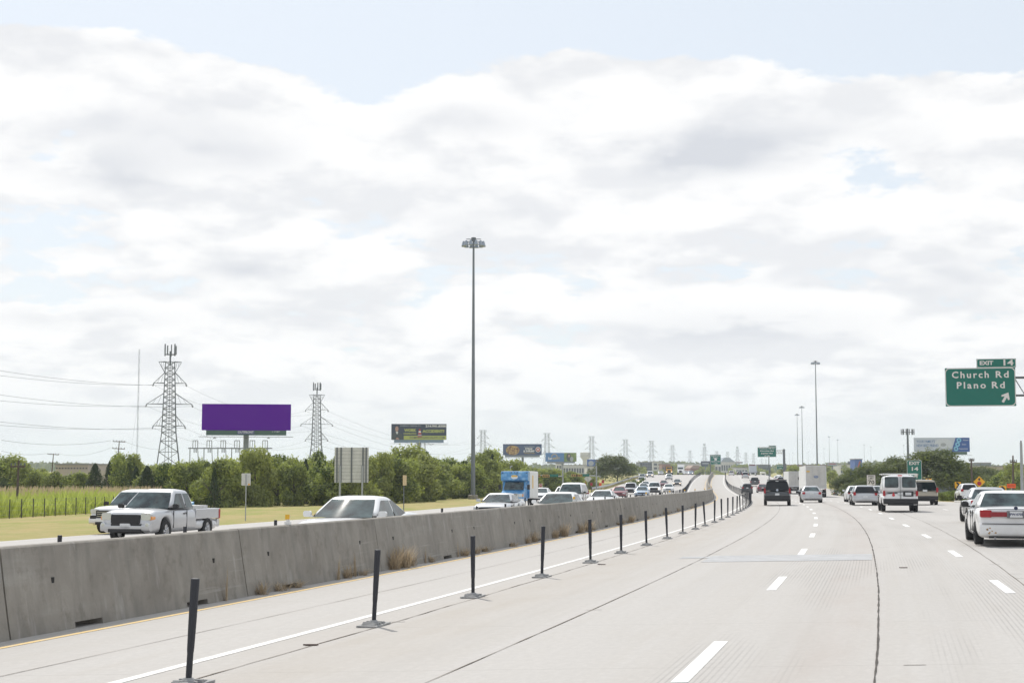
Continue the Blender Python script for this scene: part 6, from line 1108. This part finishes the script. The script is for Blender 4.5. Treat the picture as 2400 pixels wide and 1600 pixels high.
# ------------------------------------------------------------------ buildings
M_WIN = mat('far_window', (.05, .065, .08), .3); M_BEIGE = mat('wall_beige', (.42, .37, .31), .85, var=.06, vscale=.2); M_GBLUE = mat('wall_grey_blue', (.14, .16, .19), .7, var=.1, vscale=.2); M_WPALE = mat('wall_pale', (.50, .50, .49), .8, var=.06, vscale=.2); M_ROOFB = mat('roof_blue', (.26, .31, .38), .7); M_BRICK = mat('wall_brick', (.26, .15, .12), .85, var=.1, vscale=.3); M_ROOFG = mat('roof_grey', (.25, .25, .25), .8)
def building(u0, u1, vtop, d, depth, m, label, rows=0, cols=0, roof='flat', yaw=0.0, roofm=None, name='building', wm_=None):
    u = (u0 + u1) / 2; X = at(u, d, 1095); W_ = (u1 - u0) / F_PX * d; H = zrow(vtop, d) - LOW; t = tag(empty(name, (X, d, LOW), yaw), label, 'building'); gab = roof == 'gable'; hw_ = H * (.72 if gab else 1)
    mb = MB(); mb.box((0, depth / 2, hw_ / 2 - .5), (W_, depth, hw_ + 1)); mb.obj('wall', m, t)
    if gab: mb = MB(); mb.prism([(-W_ * .52, hw_), (W_ * .52, hw_), (W_ * .08, H), (-W_ * .30, H)], 'y', -.5, depth + .5); mb.obj('roof', roofm or M_ROOFG, t)
    else: mb = MB(); mb.box((0, depth / 2, hw_ + .15), (W_ + .5, depth + .5, .35)); mb.obj('roof', roofm or M_ROOFG, t)
    for r_ in range(rows):
        for c_ in range(cols): w = W_ / cols; mb = MB(); mb.box((-W_ / 2 + w * (c_ + .5), -.04, hw_ * (r_ + .6) / (rows + .3)), (w * .68, .1, hw_ / rows * .5)); mb.obj('window', wm_ or M_WIN, t)
    return t, W_, hw_
t, W_, H = building(130, 206, 1089, 335, 30, M_BEIGE, 'beige concrete warehouse with square vents under its parapet, behind the grass field')
for i in range(11): mb = MB(); mb.box((-W_ / 2 + W_ * (i + .5) / 11, -.06, H - .75), (.32, .14, .32)); mb.obj('vent', M_WIN, t)
mb = MB(); mb.box((-W_ * .35, -.06, H * .42), (1.1, .12, .35)); mb.obj('window', M_WIN, t)
mb = MB(); mb.box((W_ * .72, 12, H * .38), (W_ * .45, 28, H * .76)); mb.obj('lower_wing', M_BEIGE, t)
building(1500, 1553, 1083, 1000, 30, M_GBLUE, 'grey blue office block with bands of windows beyond the crest', 4, 9); building(1531, 1552, 1081.5, 990, 20, M_WPALE, 'pale stair tower against the grey blue office block', 3, 2); building(1552, 1571, 1087, 900, 20, M_BRICK, 'brick shop front behind the dump truck', 1, 3)
building(1572, 1690, 1086.5, 1150, 40, M_WPALE, 'long pale low building along the skyline behind the white semi truck', 1, 16); building(1618, 1650, 1090, 800, 25, M_BRICK, 'brown roofed building beside the dark small billboard', 1, 4, 'gable', 0, mat('roof_brown', (.30, .22, .17), .8)); building(1690, 1723, 1072, 1250, 40, M_WPALE, 'large pale hall with a hipped blue grey roof beyond the express lane sign', 1, 6, 'gable', 0, M_ROOFB)
building(1725, 1752, 1096, 850, 20, M_WPALE, 'white store with a red sign above the crest', 1, 4); building(1775, 1806, 1089, 950, 25, M_GBLUE, 'grey blue store building behind the Walnut Hill sign', 1, 6); building(1855, 1940, 1089, 1100, 30, M_BRICK, 'long reddish low building beyond the light masts', 1, 12); building(1970, 2003, 1088, 900, 25, M_WPALE, 'white low store near the dark small billboard', 1, 6)
t, W_, H = building(2004, 2021, 1076, 700, 10, M_ROYAL, 'tall blue store sign wall with a red stroke'); poly(t, 'red_stroke', M_PRED, [(-W_ * .2, H * .55), (0, H * .55), (W_ * .3, H * .9), (W_ * .1, H * .9)], 20)
building(2285, 2323, 1084.5, 900, 25, M_GBLUE, 'distant grey office building between the utility poles', 2, 10); t, W_, H = building(2312, 2392, 1093, 560, 40, M_BEIGE, 'long beige hall between the utility poles', 1, 8); building(1320, 1375, 1090, 900, 25, M_WPALE, 'grey low building under the Serenity billboard', 1, 9); building(1376, 1412, 1093, 700, 25, M_WPALE, 'pale building under the dark blue billboard', 2, 4); building(1304, 1322, 1086, 950, 16, M_WPALE, 'small white building left of the Serenity billboard post', 2, 3)
building(2195, 2262, 1137, 300, 14, M_GBLUE, 'low grey building glimpsed beneath the spreading oaks', 1, 7)
X = at(1372, 1500); H = zrow(1058.6, 1500) - LOW; t = tag(empty('water_tower', (X, 1500, LOW)), 'pale water tower between the Serenity billboard and the round tree', 'water tower'); r = 5.2; mb = MB(); mb.lathe([(r * .55, 0), (r * .5, H * .55), (r * .6, H * .62), (r, H * .74), (r, H * .97), (r * .3, H)], 20, 'z'); mb.obj('tank', M_WPALE, t, smooth_=40); mb = MB(); mb.lathe([(r * 1.03, H * .80), (r * 1.03, H * .82), (r, H * .82)], 20, 'z'); mb.obj('railing', M_GREYP, t)
# far wood along the horizon, one mass
rn = random.Random(99); pts = []
for k in range(9000):
    u = rn.uniform(-500, 2900); d = rn.choice((1700, 2300, 3000)) + rn.uniform(-150, 150); top = (8.5 + 2.5 * math.sin(u * .013) + 1.5 * math.sin(u * .041 + d)) * (d / 2300) ** .5; z = LOW + top * rn.random() ** .7; pts.append((Vector((at(u, d, 1095), d, z)), Vector((0, -1, .6)), 1, rn.random()))
me = leaves(pts, rn, 4.2, M_OAK, 'distant_wood'); tag(link('distant_wood', me), 'far wooded skyline fading into haze', 'wood', kind='stuff')
# ------------------------------------------------------------------ haze
hzm = bpy.data.materials.new('haze_air'); hzm.use_nodes = True; t_ = hzm.node_tree; t_.nodes.remove(t_.nodes['Principled BSDF']); pv = t_.nodes.new('ShaderNodeVolumePrincipled'); pv.inputs['Color'].default_value = (.80, .885, 1.0, 1); pv.inputs['Density'].default_value = .00016; pv.inputs['Anisotropy'].default_value = .25; t_.links.new(pv.outputs[0], t_.nodes['Material Output'].inputs['Volume'])
mb = MB(); mb.box((600, 3480, 39), (15600, 7360, 94)); hzo = mb.obj('haze', hzm); hzo['kind'] = 'stuff'; tag(hzo, 'pale summer haze over the whole scene', 'haze')
